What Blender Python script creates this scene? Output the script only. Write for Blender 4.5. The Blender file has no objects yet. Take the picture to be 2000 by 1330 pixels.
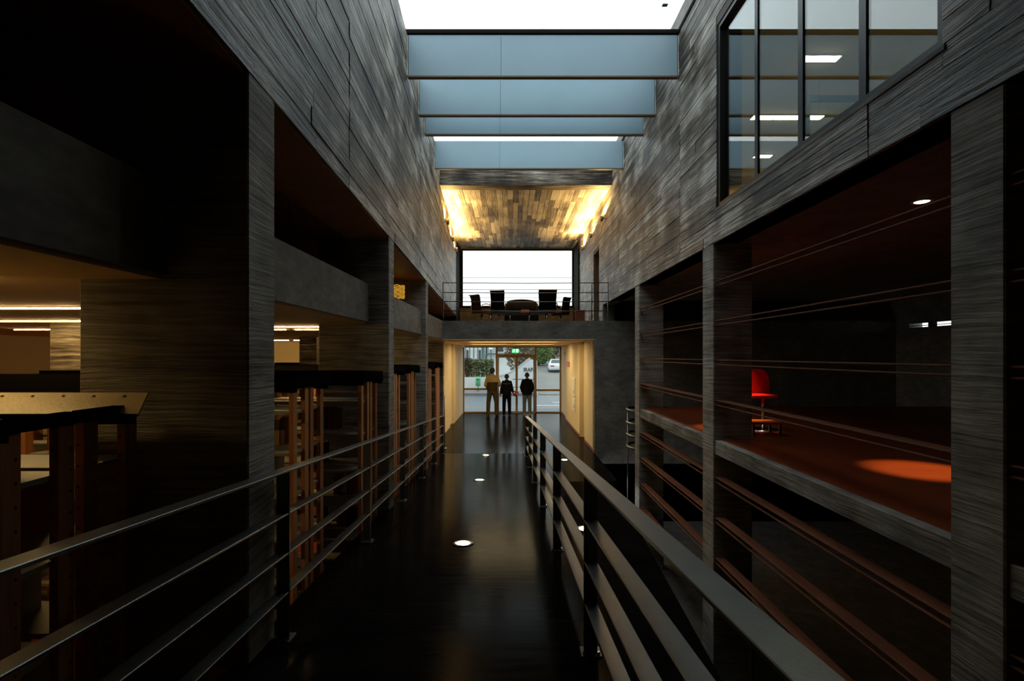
import bpy, bmesh, math, random
from mathutils import Vector, Matrix
random.seed(7)
S = bpy.context.scene
C = S.collection
# ------------------------------------------------------------------ camera, sky, exposure
ZC = 2.29                                   # eye height above the entrance floor
cam_d = bpy.data.cameras.new('camera'); cam = bpy.data.objects.new('camera', cam_d); C.objects.link(cam)
cam.location = (0, 0, ZC); cam.rotation_euler = (math.pi/2, 0, 0)
cam_d.lens = 18; cam_d.sensor_width = 36; cam_d.shift_y = 0.0145; cam_d.clip_start = 0.05; cam_d.clip_end = 500
S.camera = cam
W = bpy.data.worlds.new('overcast'); S.world = W; W.use_nodes = True
bg = W.node_tree.nodes['Background']; bg.inputs[0].default_value = (0.90, 0.97, 1.0, 1); bg.inputs[1].default_value = 2.15
vs = S.view_settings
vs.view_transform = 'Standard'; vs.look = 'None'; vs.exposure = 0.0; vs.gamma = 1.0; vs.use_curve_mapping = False

# ------------------------------------------------------------------ materials
MATS = {}
def nodes(name):
    m = bpy.data.materials.new(name); m.use_nodes = True
    nt = m.node_tree; b = nt.nodes['Principled BSDF']; MATS[name] = m
    return m, nt, b
def plain(name, col, rough=.6, metal=0, emit=None, es=0, spec=None, var=.12, scale=6.0, bump=0.0, bscale=40):
    m, nt, b = nodes(name)
    g = nt.nodes.new('ShaderNodeNewGeometry'); n = nt.nodes.new('ShaderNodeTexNoise'); n.inputs['Scale'].default_value = scale
    n.inputs['Detail'].default_value = 4
    nt.links.new(g.outputs['Position'], n.inputs['Vector'])
    mx = nt.nodes.new('ShaderNodeMix'); mx.data_type = 'RGBA'
    mx.inputs[6].default_value = tuple(c*(1-var) for c in col)+(1,); mx.inputs[7].default_value = tuple(min(1, c*(1+var)) for c in col)+(1,)
    nt.links.new(n.outputs['Fac'], mx.inputs[0]); nt.links.new(mx.outputs[2], b.inputs['Base Color'])
    b.inputs['Roughness'].default_value = rough; b.inputs['Metallic'].default_value = metal
    if spec is not None: b.inputs['Specular IOR Level'].default_value = spec
    if emit: b.inputs['Emission Color'].default_value = tuple(emit)+(1,); b.inputs['Emission Strength'].default_value = es
    if bump:
        n2 = nt.nodes.new('ShaderNodeTexNoise'); n2.inputs['Scale'].default_value = bscale; nt.links.new(g.outputs['Position'], n2.inputs['Vector'])
        bp = nt.nodes.new('ShaderNodeBump'); bp.inputs['Strength'].default_value = bump; bp.inputs['Distance'].default_value = .01
        nt.links.new(n2.outputs['Fac'], bp.inputs['Height']); nt.links.new(bp.outputs['Normal'], b.inputs['Normal'])
    return m
def grain(name, stops, stretch, rough=.7, bump=.5, dist=.006, tone=.5, blot=1.2, spec=.35, rlo=None, detail=6, wave=0):
    """board-marked concrete / wood: noise stretched along the grain, blotches, per-object tone"""
    m, nt, b = nodes(name); L = nt.links; N = nt.nodes.new
    g = N('ShaderNodeNewGeometry'); oi = N('ShaderNodeObjectInfo')
    off = N('ShaderNodeVectorMath'); off.operation = 'SCALE'; off.inputs[0].default_value = (13, 7, 29)
    L.new(oi.outputs['Random'], off.inputs['Scale'])
    add = N('ShaderNodeVectorMath'); add.operation = 'ADD'; L.new(g.outputs['Position'], add.inputs[0]); L.new(off.outputs[0], add.inputs[1])
    warp = N('ShaderNodeTexNoise'); warp.inputs['Scale'].default_value = 1.6; L.new(add.outputs[0], warp.inputs['Vector'])
    ws = N('ShaderNodeVectorMath'); ws.operation = 'SCALE'; ws.inputs['Scale'].default_value = .045; L.new(warp.outputs['Color'], ws.inputs[0])
    ad2 = N('ShaderNodeVectorMath'); ad2.operation = 'ADD'; L.new(add.outputs[0], ad2.inputs[0]); L.new(ws.outputs[0], ad2.inputs[1])
    mp = N('ShaderNodeMapping'); mp.inputs['Scale'].default_value = stretch; L.new(ad2.outputs[0], mp.inputs['Vector'])
    n = N('ShaderNodeTexNoise'); n.inputs['Scale'].default_value = 1; n.inputs['Detail'].default_value = detail; n.inputs['Roughness'].default_value = .62
    L.new(mp.outputs[0], n.inputs['Vector'])
    bl = N('ShaderNodeTexNoise'); bl.inputs['Scale'].default_value = blot; bl.inputs['Detail'].default_value = 5; L.new(g.outputs['Position'], bl.inputs['Vector'])
    a = N('ShaderNodeMath'); a.operation = 'MULTIPLY_ADD'; a.inputs[1].default_value = .55; L.new(n.outputs['Fac'], a.inputs[0])
    a2 = N('ShaderNodeMath'); a2.operation = 'MULTIPLY'; a2.inputs[1].default_value = .45; L.new(bl.outputs['Fac'], a2.inputs[0]); L.new(a2.outputs[0], a.inputs[2])
    t = N('ShaderNodeMath'); t.operation = 'MULTIPLY_ADD'; t.inputs[1].default_value = tone*.4; t.inputs[2].default_value = -tone*.2
    L.new(oi.outputs['Random'], t.inputs[0])
    a3 = N('ShaderNodeMath'); a3.operation = 'ADD'; L.new(a.outputs[0], a3.inputs[0]); L.new(t.outputs[0], a3.inputs[1])
    r = N('ShaderNodeValToRGB'); r.color_ramp.elements.remove(r.color_ramp.elements[0])
    r.color_ramp.elements[0].position = stops[0][0]; r.color_ramp.elements[0].color = tuple(stops[0][1])+(1,)
    for p, c in stops[1:]:
        e = r.color_ramp.elements.new(p); e.color = tuple(c)+(1,)
    L.new(a3.outputs[0], r.inputs[0]); L.new(r.outputs[0], b.inputs['Base Color'])
    b.inputs['Roughness'].default_value = rough; b.inputs['Specular IOR Level'].default_value = spec
    if rlo is not None:
        mr = N('ShaderNodeMapRange'); mr.inputs[1].default_value = .35; mr.inputs[2].default_value = .65; mr.inputs[3].default_value = rlo; mr.inputs[4].default_value = rough
        L.new(n.outputs['Fac'], mr.inputs[0]); L.new(mr.outputs[0], b.inputs['Roughness'])
    if bump:
        bp = N('ShaderNodeBump'); bp.inputs['Strength'].default_value = bump; bp.inputs['Distance'].default_value = dist
        L.new(n.outputs['Fac'], bp.inputs['Height']); L.new(bp.outputs['Normal'], b.inputs['Normal'])
    return m
def glass(name, base=.05, tint=(.93, .97, .96), ior=1.5, add=0.0):
    m = bpy.data.materials.new(name); m.use_nodes = True; nt = m.node_tree; nt.nodes.clear(); MATS[name] = m
    N = nt.nodes.new; L = nt.links
    o = N('ShaderNodeOutputMaterial'); mx = N('ShaderNodeMixShader'); tr = N('ShaderNodeBsdfTransparent'); gl = N('ShaderNodeBsdfGlossy')
    tr.inputs[0].default_value = tint+(1,); gl.inputs['Roughness'].default_value = .0; gl.inputs[0].default_value = (1, 1, 1, 1)
    g = N('ShaderNodeNewGeometry'); dt = N('ShaderNodeVectorMath'); dt.operation = 'DOT_PRODUCT'; L.new(g.outputs['Normal'], dt.inputs[0]); L.new(g.outputs['Incoming'], dt.inputs[1])
    ab = N('ShaderNodeMath'); ab.operation = 'ABSOLUTE'; L.new(dt.outputs['Value'], ab.inputs[0])
    om = N('ShaderNodeMath'); om.operation = 'SUBTRACT'; om.inputs[0].default_value = 1; L.new(ab.outputs[0], om.inputs[1])
    pw = N('ShaderNodeMath'); pw.operation = 'POWER'; pw.inputs[1].default_value = 5; L.new(om.outputs[0], pw.inputs[0])
    f0 = ((ior-1)/(ior+1))**2+add
    a = N('ShaderNodeMath'); a.operation = 'MULTIPLY_ADD'; a.use_clamp = True; a.inputs[1].default_value = 1-f0; a.inputs[2].default_value = f0
    L.new(pw.outputs[0], a.inputs[0]); L.new(a.outputs[0], mx.inputs[0]); L.new(tr.outputs[0], mx.inputs[1]); L.new(gl.outputs[0], mx.inputs[2]); L.new(mx.outputs[0], o.inputs[0])
    return m
def emit(name, col, s):
    m = bpy.data.materials.new(name); m.use_nodes = True; nt = m.node_tree; nt.nodes.clear(); MATS[name] = m
    o = nt.nodes.new('ShaderNodeOutputMaterial'); e = nt.nodes.new('ShaderNodeEmission'); e.inputs[0].default_value = tuple(col)+(1,); e.inputs[1].default_value = s
    nt.links.new(e.outputs[0], o.inputs[0]); return m

CONC = [(.37, (.014, .010, .007)), (.44, (.070, .052, .036)), (.50, (.165, .130, .095)), (.55, (.29, .245, .195)), (.62, (.56, .52, .46))]
grain('conc_long', CONC, (30, 1.6, 30), bump=1.0, dist=.035, tone=.30, rough=.58, rlo=.38, spec=.45, blot=1.7)
grain('conc_across', CONC, (1.6, 34, 34), bump=.6, dist=.008, tone=.3)
grain('conc_column', [(.34, (.055, .046, .037)), (.44, (.155, .135, .112)), (.52, (.245, .22, .185)), (.64, (.40, .37, .32))], (2.0, 2.0, 44), bump=1.0, dist=.014, tone=.2, blot=2.4)
grain('conc_slab', [(.3, (.09, .078, .066)), (.5, (.17, .15, .128)), (.7, (.27, .25, .21))], (6, 6, 14), bump=.35, dist=.005, tone=.1, blot=2.5)
grain('conc_ceiling', [(.30, (.035, .029, .023)), (.44, (.14, .118, .095)), (.54, (.27, .235, .195)), (.70, (.48, .44, .38))], (26, 1.5, 26), bump=.8, dist=.015, tone=.8, rough=.55, spec=.5)
plain('joint', (.13, .115, .10), .9, var=.3)
grain('soffit', [(.3, (.18, .07, .026)), (.5, (.32, .125, .047)), (.7, (.42, .18, .07))], (2, 8, 8), bump=.1, rough=.5)
grain('deck', [(.3, (.002, .0018, .0016)), (.5, (.005, .004, .0036)), (.7, (.012, .009, .0075))], (2.2, 40, 20), bump=.12, dist=.002, tone=.2, rough=.20, rlo=.12, spec=.5, blot=3)
MATS['deck'].node_tree.nodes['Principled BSDF'].inputs['IOR'].default_value = 1.05
plain('red_floor', (.20, .028, .012), .32, var=.15, scale=3)
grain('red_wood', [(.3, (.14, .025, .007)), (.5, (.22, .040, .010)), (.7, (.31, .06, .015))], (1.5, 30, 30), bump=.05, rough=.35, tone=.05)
plain('cream', (.62, .50, .30), .7, var=.05, bump=.05)
plain('cream_ceiling', (.74, .52, .27), .75, var=.06)
plain('cream_wall', (.66, .53, .31), .75, var=.05)
plain('steel', (.19, .195, .195), .38, metal=1, var=.18, scale=14, bump=.04, bscale=160)
plain('chrome', (.6, .6, .6), .15, metal=1, var=.05)
plain('black_metal', (.012, .012, .012), .4, var=.2)
plain('dark_frame', (.016, .014, .012), .85, var=.2, spec=.05)
plain('matt_black', (.006, .005, .005), 1.0, spec=.0)
plain('baffle', (.30, .42, .49), .45, var=.07, scale=2.2, spec=.5)
plain('baffle_edge', (.16, .10, .055), .5, var=.1)
grain('wood_post', [(.3, (.26, .095, .032)), (.5, (.46, .18, .062)), (.7, (.60, .28, .11))], (30, 30, 2.0), bump=.15, dist=.002, rough=.42, tone=.3)
grain('brown_rail', [(.3, (.10, .033, .016)), (.5, (.17, .058, .028)), (.7, (.24, .085, .042))], (20, 1.2, 20), bump=.05, rough=.6, spec=.15, tone=.2)
grain('door_wood', [(.3, (.20, .115, .04)), (.5, (.34, .20, .07)), (.7, (.44, .28, .11))], (20, 20, 1.5), bump=.05, rough=.45, tone=.1)
grain('panel_wood', [(.3, (.09, .022, .010)), (.5, (.17, .045, .02)), (.7, (.24, .075, .03))], (20, 20, 2), bump=.05, rough=.4)
plain('canopy_cream', (.46, .38, .20), .42, var=.12, scale=18, bump=.12, bscale=60)
plain('shelf_metal', (.24, .21, .15), .5, var=.12)
plain('hole_shade', (.01, .006, .004), .9)
glass('clear_glass', ior=1.35)
glass('roof_glass', ior=1.2, tint=(.95, .99, 1.0))
glass('mirror_glass', ior=1.65, add=.04, tint=(.86, .90, .88))
emit('tube_warm', (1.0, .66, .25), 66.0)
emit('tube_lobby', (1.0, .77, .42), 46.0)
emit('tube_white', (1.0, .86, .52), 75.0)
emit('lamp_gold', (1.0, .70, .26), 24.0)
emit('floor_lamp', (1.0, .78, .42), 22.0)
emit('downlight', (1.0, .80, .52), 10.0)
emit('exit_green', (.03, .85, .22), 1.3)
emit('exit_white', (.8, 1.0, .8), 2.0)
emit('wicker_glow', (1.0, .50, .05), .42)
plain('leather', (.007, .006, .005), .45, var=.2, spec=.2)
plain('leather_brown', (.10, .04, .014), .4, var=.2)
plain('orange_leather', (.60, .12, .015), .4, var=.1)
plain('red_plastic', (.60, .012, .006), .3, var=.05)
plain('red_paint', (.45, .03, .02), .4)
plain('orange_sign', (.48, .12, .03), .5)
plain('white_paint', (.75, .72, .64), .5, var=.03)
plain('skin', (.36, .20, .13), .55, var=.05)
plain('hair', (.012, .009, .008), .6, var=.3)
plain('tan_cloth', (.30, .225, .10), .8, spec=.1, var=.08, bump=.1, bscale=50)
plain('brown_cloth', (.035, .026, .012), .85, spec=.1, var=.1, bump=.1, bscale=50)
plain('khaki_cloth', (.055, .043, .02), .85, spec=.1, var=.1, bump=.1, bscale=50)
plain('navy_cloth', (.006, .007, .010), .9, spec=.03, var=.2, bump=.1, bscale=50)
plain('black_cloth', (.005, .005, .006), .9, spec=.03, var=.2, bump=.1, bscale=50)
plain('grey_denim', (.085, .10, .115), .85, spec=.1, var=.15, bump=.1, bscale=70)
plain('grey_stripe', (.14, .15, .17), .8)
plain('shoe_dark', (.015, .012, .011), .5)
plain('shoe_red', (.25, .03, .02), .5)
plain('shoe_pale', (.40, .38, .33), .6)
plain('asphalt', (.085, .095, .112), .5, var=.25, scale=1.4, bump=.1, bscale=60)
plain('hill_road', (.13, .122, .112), .6, var=.2, scale=.8)
plain('paving', (.15, .155, .165), .8, var=.15)
plain('road_line', (.75, .75, .75), .6)
plain('render_white', (.58, .59, .59), .8, var=.06, scale=1)
plain('render_grey', (.44, .45, .45), .8, var=.12, scale=1)
plain('fin_dark', (.06, .085, .09), .6)
plain('pipe_green', (.04, .14, .10), .5)
plain('window_dark', (.06, .07, .08), .15)
plain('bin_green', (.10, .42, .20), .45, var=.08)
plain('letter_dark', (.07, .08, .09), .7)
plain('blue_paint', (.10, .20, .40), .7)
plain('car_silver', (.55, .60, .66), .22, metal=.35, var=.02)
plain('car_glass', (.03, .04, .045), .08)
plain('tyre', (.015, .015, .016), .8)
plain('tail_red', (.5, .03, .02), .25)
plain('bark', (.07, .055, .042), .9, var=.3, bump=.3)
plain('leaf_dark', (.04, .055, .025), .7, var=.6, scale=2.5)
plain('leaf_mid', (.12, .14, .065), .7, var=.55, scale=2.5)
plain('leaf_light', (.13, .20, .06), .7, var=.5, scale=2)
plain('leaf_dry', (.15, .12, .085), .8, var=.5, scale=2)
for n_, c_ in (('book_white', (.6, .56, .46)), ('book_brown', (.18, .08, .03)), ('book_red', (.28, .03, .02)), ('book_tan', (.42, .27, .10)), ('book_black', (.02, .02, .02))):
    plain(n_, c_, .55)
plain('pages', (.62, .56, .42), .8)
plain('straw', (.45, .26, .06), .7)

# ------------------------------------------------------------------ helpers
def obj(name, bm, mat, parent=None, smooth=False):
    me = bpy.data.meshes.new(name); bm.normal_update(); bm.to_mesh(me); bm.free()
    ms = mat if isinstance(mat, (list, tuple)) else [mat]
    for x in ms: me.materials.append(MATS[x])
    if smooth:
        for p in me.polygons: p.use_smooth = True
    o = bpy.data.objects.new(name, me); C.objects.link(o)
    if parent: o.parent = parent
    return o
def tag(o, label, cat, group=None):
    o['label'] = label; o['category'] = cat
    if group: o['group'] = group
    return o
def thing(name, label, cat, loc=(0, 0, 0), rz=0, group=None):
    o = bpy.data.objects.new(name, None); C.objects.link(o); o.location = loc; o.rotation_euler = (0, 0, rz); o.empty_display_size = .1
    return tag(o, label, cat, group)
def struct(o):
    o['kind'] = 'structure'; return o
def box(bm, x0, x1, y0, y1, z0, z1, mi=0, M=None):
    vs_ = [bm.verts.new(p) for p in ((x0, y0, z0), (x1, y0, z0), (x1, y1, z0), (x0, y1, z0), (x0, y0, z1), (x1, y0, z1), (x1, y1, z1), (x0, y1, z1))]
    if M: 
        for v in vs_: v.co = M @ v.co
    for f in ((0, 3, 2, 1), (4, 5, 6, 7), (0, 1, 5, 4), (1, 2, 6, 5), (2, 3, 7, 6), (3, 0, 4, 7)):
        bm.faces.new([vs_[i] for i in f]).material_index = mi
    return vs_
def B(*a, **k):
    bm = bmesh.new(); box(bm, *a, **k); return bm
def boxes(lst):
    bm = bmesh.new()
    for a in lst: box(bm, *a)
    return bm
def bevel(bm, w, seg=2):
    bmesh.ops.bevel(bm, geom=list(bm.edges), offset=w, segments=seg, profile=.6, affect='EDGES'); return bm
def RB(x0, x1, y0, y1, z0, z1, w=.01, seg=2):
    return bevel(B(x0, x1, y0, y1, z0, z1), w, seg)
def hexa(bm, bot, top, mi=0):
    """prism between two quads (lists of 4 points, ccw)"""
    b = [bm.verts.new(p) for p in bot]; t = [bm.verts.new(p) for p in top]; n = len(b)
    bm.faces.new(b[::-1]).material_index = mi; bm.faces.new(t).material_index = mi
    for i in range(n): bm.faces.new((b[i], b[(i+1) % n], t[(i+1) % n], t[i])).material_index = mi
def extrude_poly(bm, pts, axis, a, c):
    """polygon pts (2D) extruded along axis between a and c"""
    def p3(p, w): return {'x': (w, p[0], p[1]), 'y': (p[0], w, p[1]), 'z': (p[0], p[1], w)}[axis]
    hexa(bm, [p3(p, a) for p in pts], [p3(p, c) for p in pts])
    bmesh.ops.recalc_face_normals(bm, faces=list(bm.faces))
def tube(bm, pts, r, n=8, flat=None):
    """tube along points; r scalar or list; closed ends"""
    pts = [Vector(p) for p in pts]; rr = r if isinstance(r, (list, tuple)) else [r]*len(pts); rings = []
    up0 = None
    for i, p in enumerate(pts):
        d = (pts[min(i+1, len(pts)-1)]-pts[max(i-1, 0)]).normalized()
        ref = Vector((0, 0, 1)) if abs(d.z) < .95 else Vector((1, 0, 0))
        a = d.cross(ref).normalized(); b = a.cross(d).normalized()
        rings.append([bm.verts.new(p+a*math.cos(t)*rr[i]*(flat[0] if flat else 1)+b*math.sin(t)*rr[i]*(flat[1] if flat else 1)) for t in [2*math.pi*k/n for k in range(n)]])
    for i in range(len(rings)-1):
        for k in range(n): bm.faces.new((rings[i][k], rings[i][(k+1) % n], rings[i+1][(k+1) % n], rings[i+1][k]))
    bm.faces.new(rings[0][::-1]); bm.faces.new(rings[-1])
def lathe(bm, prof, n=20, c=(0, 0, 0), mi=0):
    rings = []
    for (r, z) in prof:
        if r < 1e-5: rings.append([bm.verts.new((c[0], c[1], c[2]+z))])
        else: rings.append([bm.verts.new((c[0]+r*math.cos(2*math.pi*k/n), c[1]+r*math.sin(2*math.pi*k/n), c[2]+z)) for k in range(n)])
    for i in range(len(rings)-1):
        a, b = rings[i], rings[i+1]
        for k in range(n):
            q = [a[k % len(a)], a[(k+1) % len(a)], b[(k+1) % len(b)], b[k % len(b)]]
            q2 = []
            for v in q:
                if v not in q2: q2.append(v)
            if len(q2) > 2: bm.faces.new(q2).material_index = mi
def capsule(bm, p, q, r, s, n=10, sq=(1, 1)):
    p = Vector(p); q = Vector(q); d = q-p; L = d.length or 1e-6; d = d/L
    ref = Vector((0, 0, 1)) if abs(d.z) < .9 else Vector((0, 1, 0))
    a = d.cross(ref).normalized(); b = d.cross(a).normalized()
    ax = [(-r, .02*r)]+[(-r*math.cos(t), r*math.sin(t)) for t in (.5, 1.0, 1.5708)]
    ax += [(L+s*math.sin(t), s*math.cos(t)) for t in (0, .6, 1.1)]+[(L+s, .02*s)]
    rings = [[bm.verts.new(p+d*h+(a*math.cos(2*math.pi*k/n)*sq[0]+b*math.sin(2*math.pi*k/n)*sq[1])*w) for k in range(n)] for h, w in ax]
    for i in range(len(rings)-1):
        for k in range(n): bm.faces.new((rings[i][k], rings[i][(k+1) % n], rings[i+1][(k+1) % n], rings[i+1][k]))
    bm.faces.new(rings[0][::-1]); bm.faces.new(rings[-1])
def copy_tree(o, parent=None):
    c = o.copy(); C.objects.link(c); c.parent = parent
    for ch in list(o.children): copy_tree(ch, c)
    return c
UNIT = bpy.data.meshes.new('board'); _b = bmesh.new(); box(_b, -.5, .5, -.5, .5, -.5, .5); bevel(_b, .02, 1)
_b.to_mesh(UNIT); _b.free()
def unit_mesh(mat):
    m = UNIT.copy(); m.materials.append(MATS[mat]); return m
def inst(name, me, loc, scale, parent=None):
    o = bpy.data.objects.new(name, me); C.objects.link(o); o.parent = parent; o.location = loc; o.scale = scale; return o
def courses(parent, me, axes, face, sgn, u0, u1, v0, v1, h, lmin, lmax, holes=(), name='board', gap=.003):
    """cover rect (u along boards, v across) with staggered boards; axes = (u, v, normal) indices"""
    n = max(1, round((v1-v0)/h)); hh = (v1-v0)/n
    for i in range(n):
        va, vb = v0+i*hh, v0+(i+1)*hh; u = u0-random.uniform(0, lmin*.8)
        while u < u1:
            e = u+random.uniform(lmin, lmax); segs = [(max(u, u0), min(e, u1))]; u = e
            for (hu0, hu1, hv0, hv1) in holes:
                if vb <= hv0+.02 or va >= hv1-.02: continue
                ns = []
                for a, c in segs:
                    if c <= hu0 or a >= hu1: ns.append((a, c)); continue
                    if a < hu0: ns.append((a, hu0))
                    if c > hu1: ns.append((hu1, c))
                segs = ns
            for a, c in segs:
                if c-a < .05: continue
                va2, vb2 = va, vb
                for (hu0, hu1, hv0, hv1) in holes:
                    if c <= hu0 or a >= hu1: continue
                    if va < hv0 < vb: vb2 = hv0
                    if va < hv1 < vb: va2 = hv1
                proud = random.uniform(.002, .010); th = .03
                loc = [0, 0, 0]; sc = [0, 0, 0]
                loc[axes[0]] = (a+c)/2; sc[axes[0]] = c-a-gap
                loc[axes[1]] = (va2+vb2)/2; sc[axes[1]] = vb2-va2-gap
                loc[axes[2]] = face+sgn*(proud-th/2); sc[axes[2]] = th
                inst(name, me, loc, sc, parent)

# ------------------------------------------------------------------ structure
def LX(y): return -1.14-.044*y              # face of the left upper wall and its columns
XR = 2.30                                   # face of the right upper wall
TH = math.atan(.044)
Z_SLAB0, Z_SLAB1 = 2.65, 3.10
ZL, ZR, ZT = 3.64, 3.57, 6.72
Y_B = 12.0                                  # balcony front
# left upper wall (rotated slightly: the hall widens away from us)
wl = struct(obj('wall_left', boxes([(-.30, 0, -3.2, 12.75, ZL, ZT), (-.30, 0, 12.75, 18.9, ZL, ZT)]), 'joint'))
wl.location = (-1.14, 0, 0); wl.rotation_euler = (0, 0, TH)
me_long = unit_mesh('conc_long')
for a, c in ((-3.2, 4.15), (4.15, 8.4), (8.4, 12.75), (12.75, 17.4)): courses(wl, me_long, (1, 2, 0), 0, 1, a+.004, c-.004, ZL-.004, ZT, .125, 1.9, 4.2)
# right upper wall with the big window and the doorway
WY0, WY1, WZ0, WZ1 = 2.73, 5.75, 3.94, 5.99
DY0, DY1, DZ1 = 13.5, 14.4, 5.1
wr = struct(obj('wall_right', boxes([(XR, XR+.28, -3.2, WY0, ZR, ZT), (XR, XR+.28, WY0, WY1, ZR, WZ0), (XR, XR+.28, WY0, WY1, WZ1, ZT),
    (XR, XR+.28, WY1, DY0, ZR, ZT), (XR, XR+.28, DY0, DY1, DZ1, ZT), (XR, XR+.28, DY1, 18.9, ZR, ZT),
    (XR, XR+.28, 12.9, DY0, Z_SLAB1, ZR), (XR, XR+.28, DY1, 18.9, Z_SLAB1, ZR)]), 'joint'))
for a, c in ((-3.2, 3.3), (3.3, 7.0), (7.0, 11.0), (11.0, 17.4)): courses(wr, me_long, (1, 2, 0), XR, -1, a+.004, c-.004, ZR-.004, ZT, .125, 1.9, 4.2, holes=[(WY0, WY1, WZ0, WZ1), (DY0, DY1, 3, DZ1)])
courses(wr, me_long, (1, 2, 0), XR, -1, 12.9, DY0, Z_SLAB1, ZR, .12, .4, .8)
courses(wr, me_long, (1, 2, 0), XR, -1, DY1, 17.4, Z_SLAB1, ZR, .12, 1.2, 2.2)
# far ceiling with its beam
ZCE = 6.21
ce = struct(obj('ceiling', boxes([(-2.3, 2.6, 11.82, 18.9, ZCE, ZT+.1)]), 'joint'))
me_c = unit_mesh('conc_ceiling')
courses(ce, me_c, (1, 0, 2), ZCE, -1, 12.1, 18.7, -1.98, XR, .135, .8, 2.0)
tag(obj('concrete_beam', RB(LX(11.9), XR, 11.70, 12.06, ZCE-.03, ZT-.08, .012), 'conc_across'), 'dark board-marked concrete beam closing the end of the skylight', 'beam')
struct(obj('roof', boxes([(-1.6, 2.6, -3.3, 4.5, ZT, ZT+.3), (2.58, 9.2, -3.3, 18.9, 6.06, ZT+.3), (-9.2, -2.0, -3.3, 18.9, 3.66, 3.9)]), 'joint'))
# outer shell
struct(obj('wall_back', B(-9.2, 9.2, -3.5, -3.2, -1.9, ZT+.3), 'conc_slab'))
struct(obj('wall_outer_left', B(-9.3, -9.0, -3.2, 20.4, -.2, 3.9), 'cream_wall'))
wor = boxes([(9.0, 9.3, -3.2, 18.9, -1.9, 2.90), (9.0, 9.3, -3.2, 18.9, 3.02, 7), (9.0, 9.3, -3.2, 10.4, 2.90, 3.02), (9.0, 9.3, 11.6, 18.9, 2.90, 3.02)])
struct(obj('wall_outer_right', wor, 'conc_slab'))
w5 = struct(obj('window_5', boxes([(9.02, 9.12, 10.4, 11.6, 2.90, 2.912), (9.02, 9.12, 10.4, 11.6, 3.008, 3.02), (9.02, 9.12, 10.98, 11.10, 2.912, 3.008), (9.02, 9.12, 10.4, 11.6, 2.945, 2.955)]), 'dark_frame'))
obj('pane', B(9.08, 9.09, 10.4, 11.6, 2.90, 3.02), 'clear_glass', w5)
struct(obj('wall_end_left', boxes([(-9, -2.2, 13.2, 13.4, 0, 2.65)]), 'cream_wall'))
bm = bmesh.new(); hexa(bm, [(-9, -3.2, ZL-.015), (LX(-3.2)-.02, -3.2, ZL-.015), (LX(18.6)-.02, 18.6, ZL-.015), (-9, 18.6, ZL-.015)], [(-9, -3.2, ZL+.03), (LX(-3.2)-.02, -3.2, ZL+.03), (LX(18.6)-.02, 18.6, ZL+.03), (-9, 18.6, ZL+.03)]); struct(obj('ceiling_upper_left', bm, 'soffit'))
# floors
struct(obj('floor', boxes([(-2.2, .5, 11.9, 20.7, -.25, 0), (.5, 1.93, 9.3, 12.25, -.25, 0), (.5, 2.25, 12.25, 20.7, -.25, 0)]), 'deck'))
bm = bmesh.new()
hexa(bm, [(-1.2, -1.5, .87), (.52, -1.5, .87), (.43, 11.95, -.24), (-1.75, 11.95, -.24)], [(-1.14, -1.5, 1.17), (.52, -1.5, 1.17), (.43, 11.95, 0.001), (-1.75, 11.95, 0.001)])
struct(obj('floor_ramp', bm, 'deck'))
bm = bmesh.new()
hexa(bm, [(.56, -1.5, -1.4), (1.82, -1.5, -1.4), (1.82, 9.3, -.22), (.56, 9.3, -.22)], [(.56, -1.5, -1.17), (1.82, -1.5, -1.17), (1.82, 9.3, 0.0), (.56, 9.3, 0.0)])
struct(obj('floor_side_ramp', bm, 'deck'))
struct(obj('floor_left', boxes([(-9, .4, -3.2, 11.85, -.2, -.012), (-9, -2.22, 11.85, 16.9, -.2, -.012)]), 'red_floor'))
struct(obj('floor_lower', boxes([(.4, 9, -3.2, 12, -1.8, -1.6)]), 'conc_slab'))
struct(obj('wall_ramp', boxes([(.40, .50, -3.2, 9.3, -1.6, -.05), (.5, 9, 12.0, 12.2, -1.6, -.25)]), 'joint'))
# slabs
struct(obj('trim_1', boxes([(-9, -1.63, -3.2, 12.0, Z_SLAB0+.02, Z_SLAB1)]), 'conc_slab'))
struct(obj('trim_5', boxes([(-9, 9, Y_B, 20.7, Z_SLAB0+.02, Z_SLAB1)]), 'conc_slab'))
struct(obj('ceiling_lower', boxes([(-9, -1.66, -3.2, 12.0, Z_SLAB0, Z_SLAB0+.02), (-9, 1.95, Y_B, 13.65, Z_SLAB0, Z_SLAB0+.02), (-9, 1.95, 13.95, 16.45, Z_SLAB0, Z_SLAB0+.02), (-9, 1.95, 16.75, 20.6, Z_SLAB0, Z_SLAB0+.02)]), 'cream_ceiling'))
struct(obj('trim_2', boxes([(XR+.03, 9, -3.2, 12.0, ZR, 3.75)]), 'conc_slab'))
struct(obj('floor_right', boxes([(XR+.10, 9, -3.2, 9.58, 1.18, 1.335)]), 'red_wood'))
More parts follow.
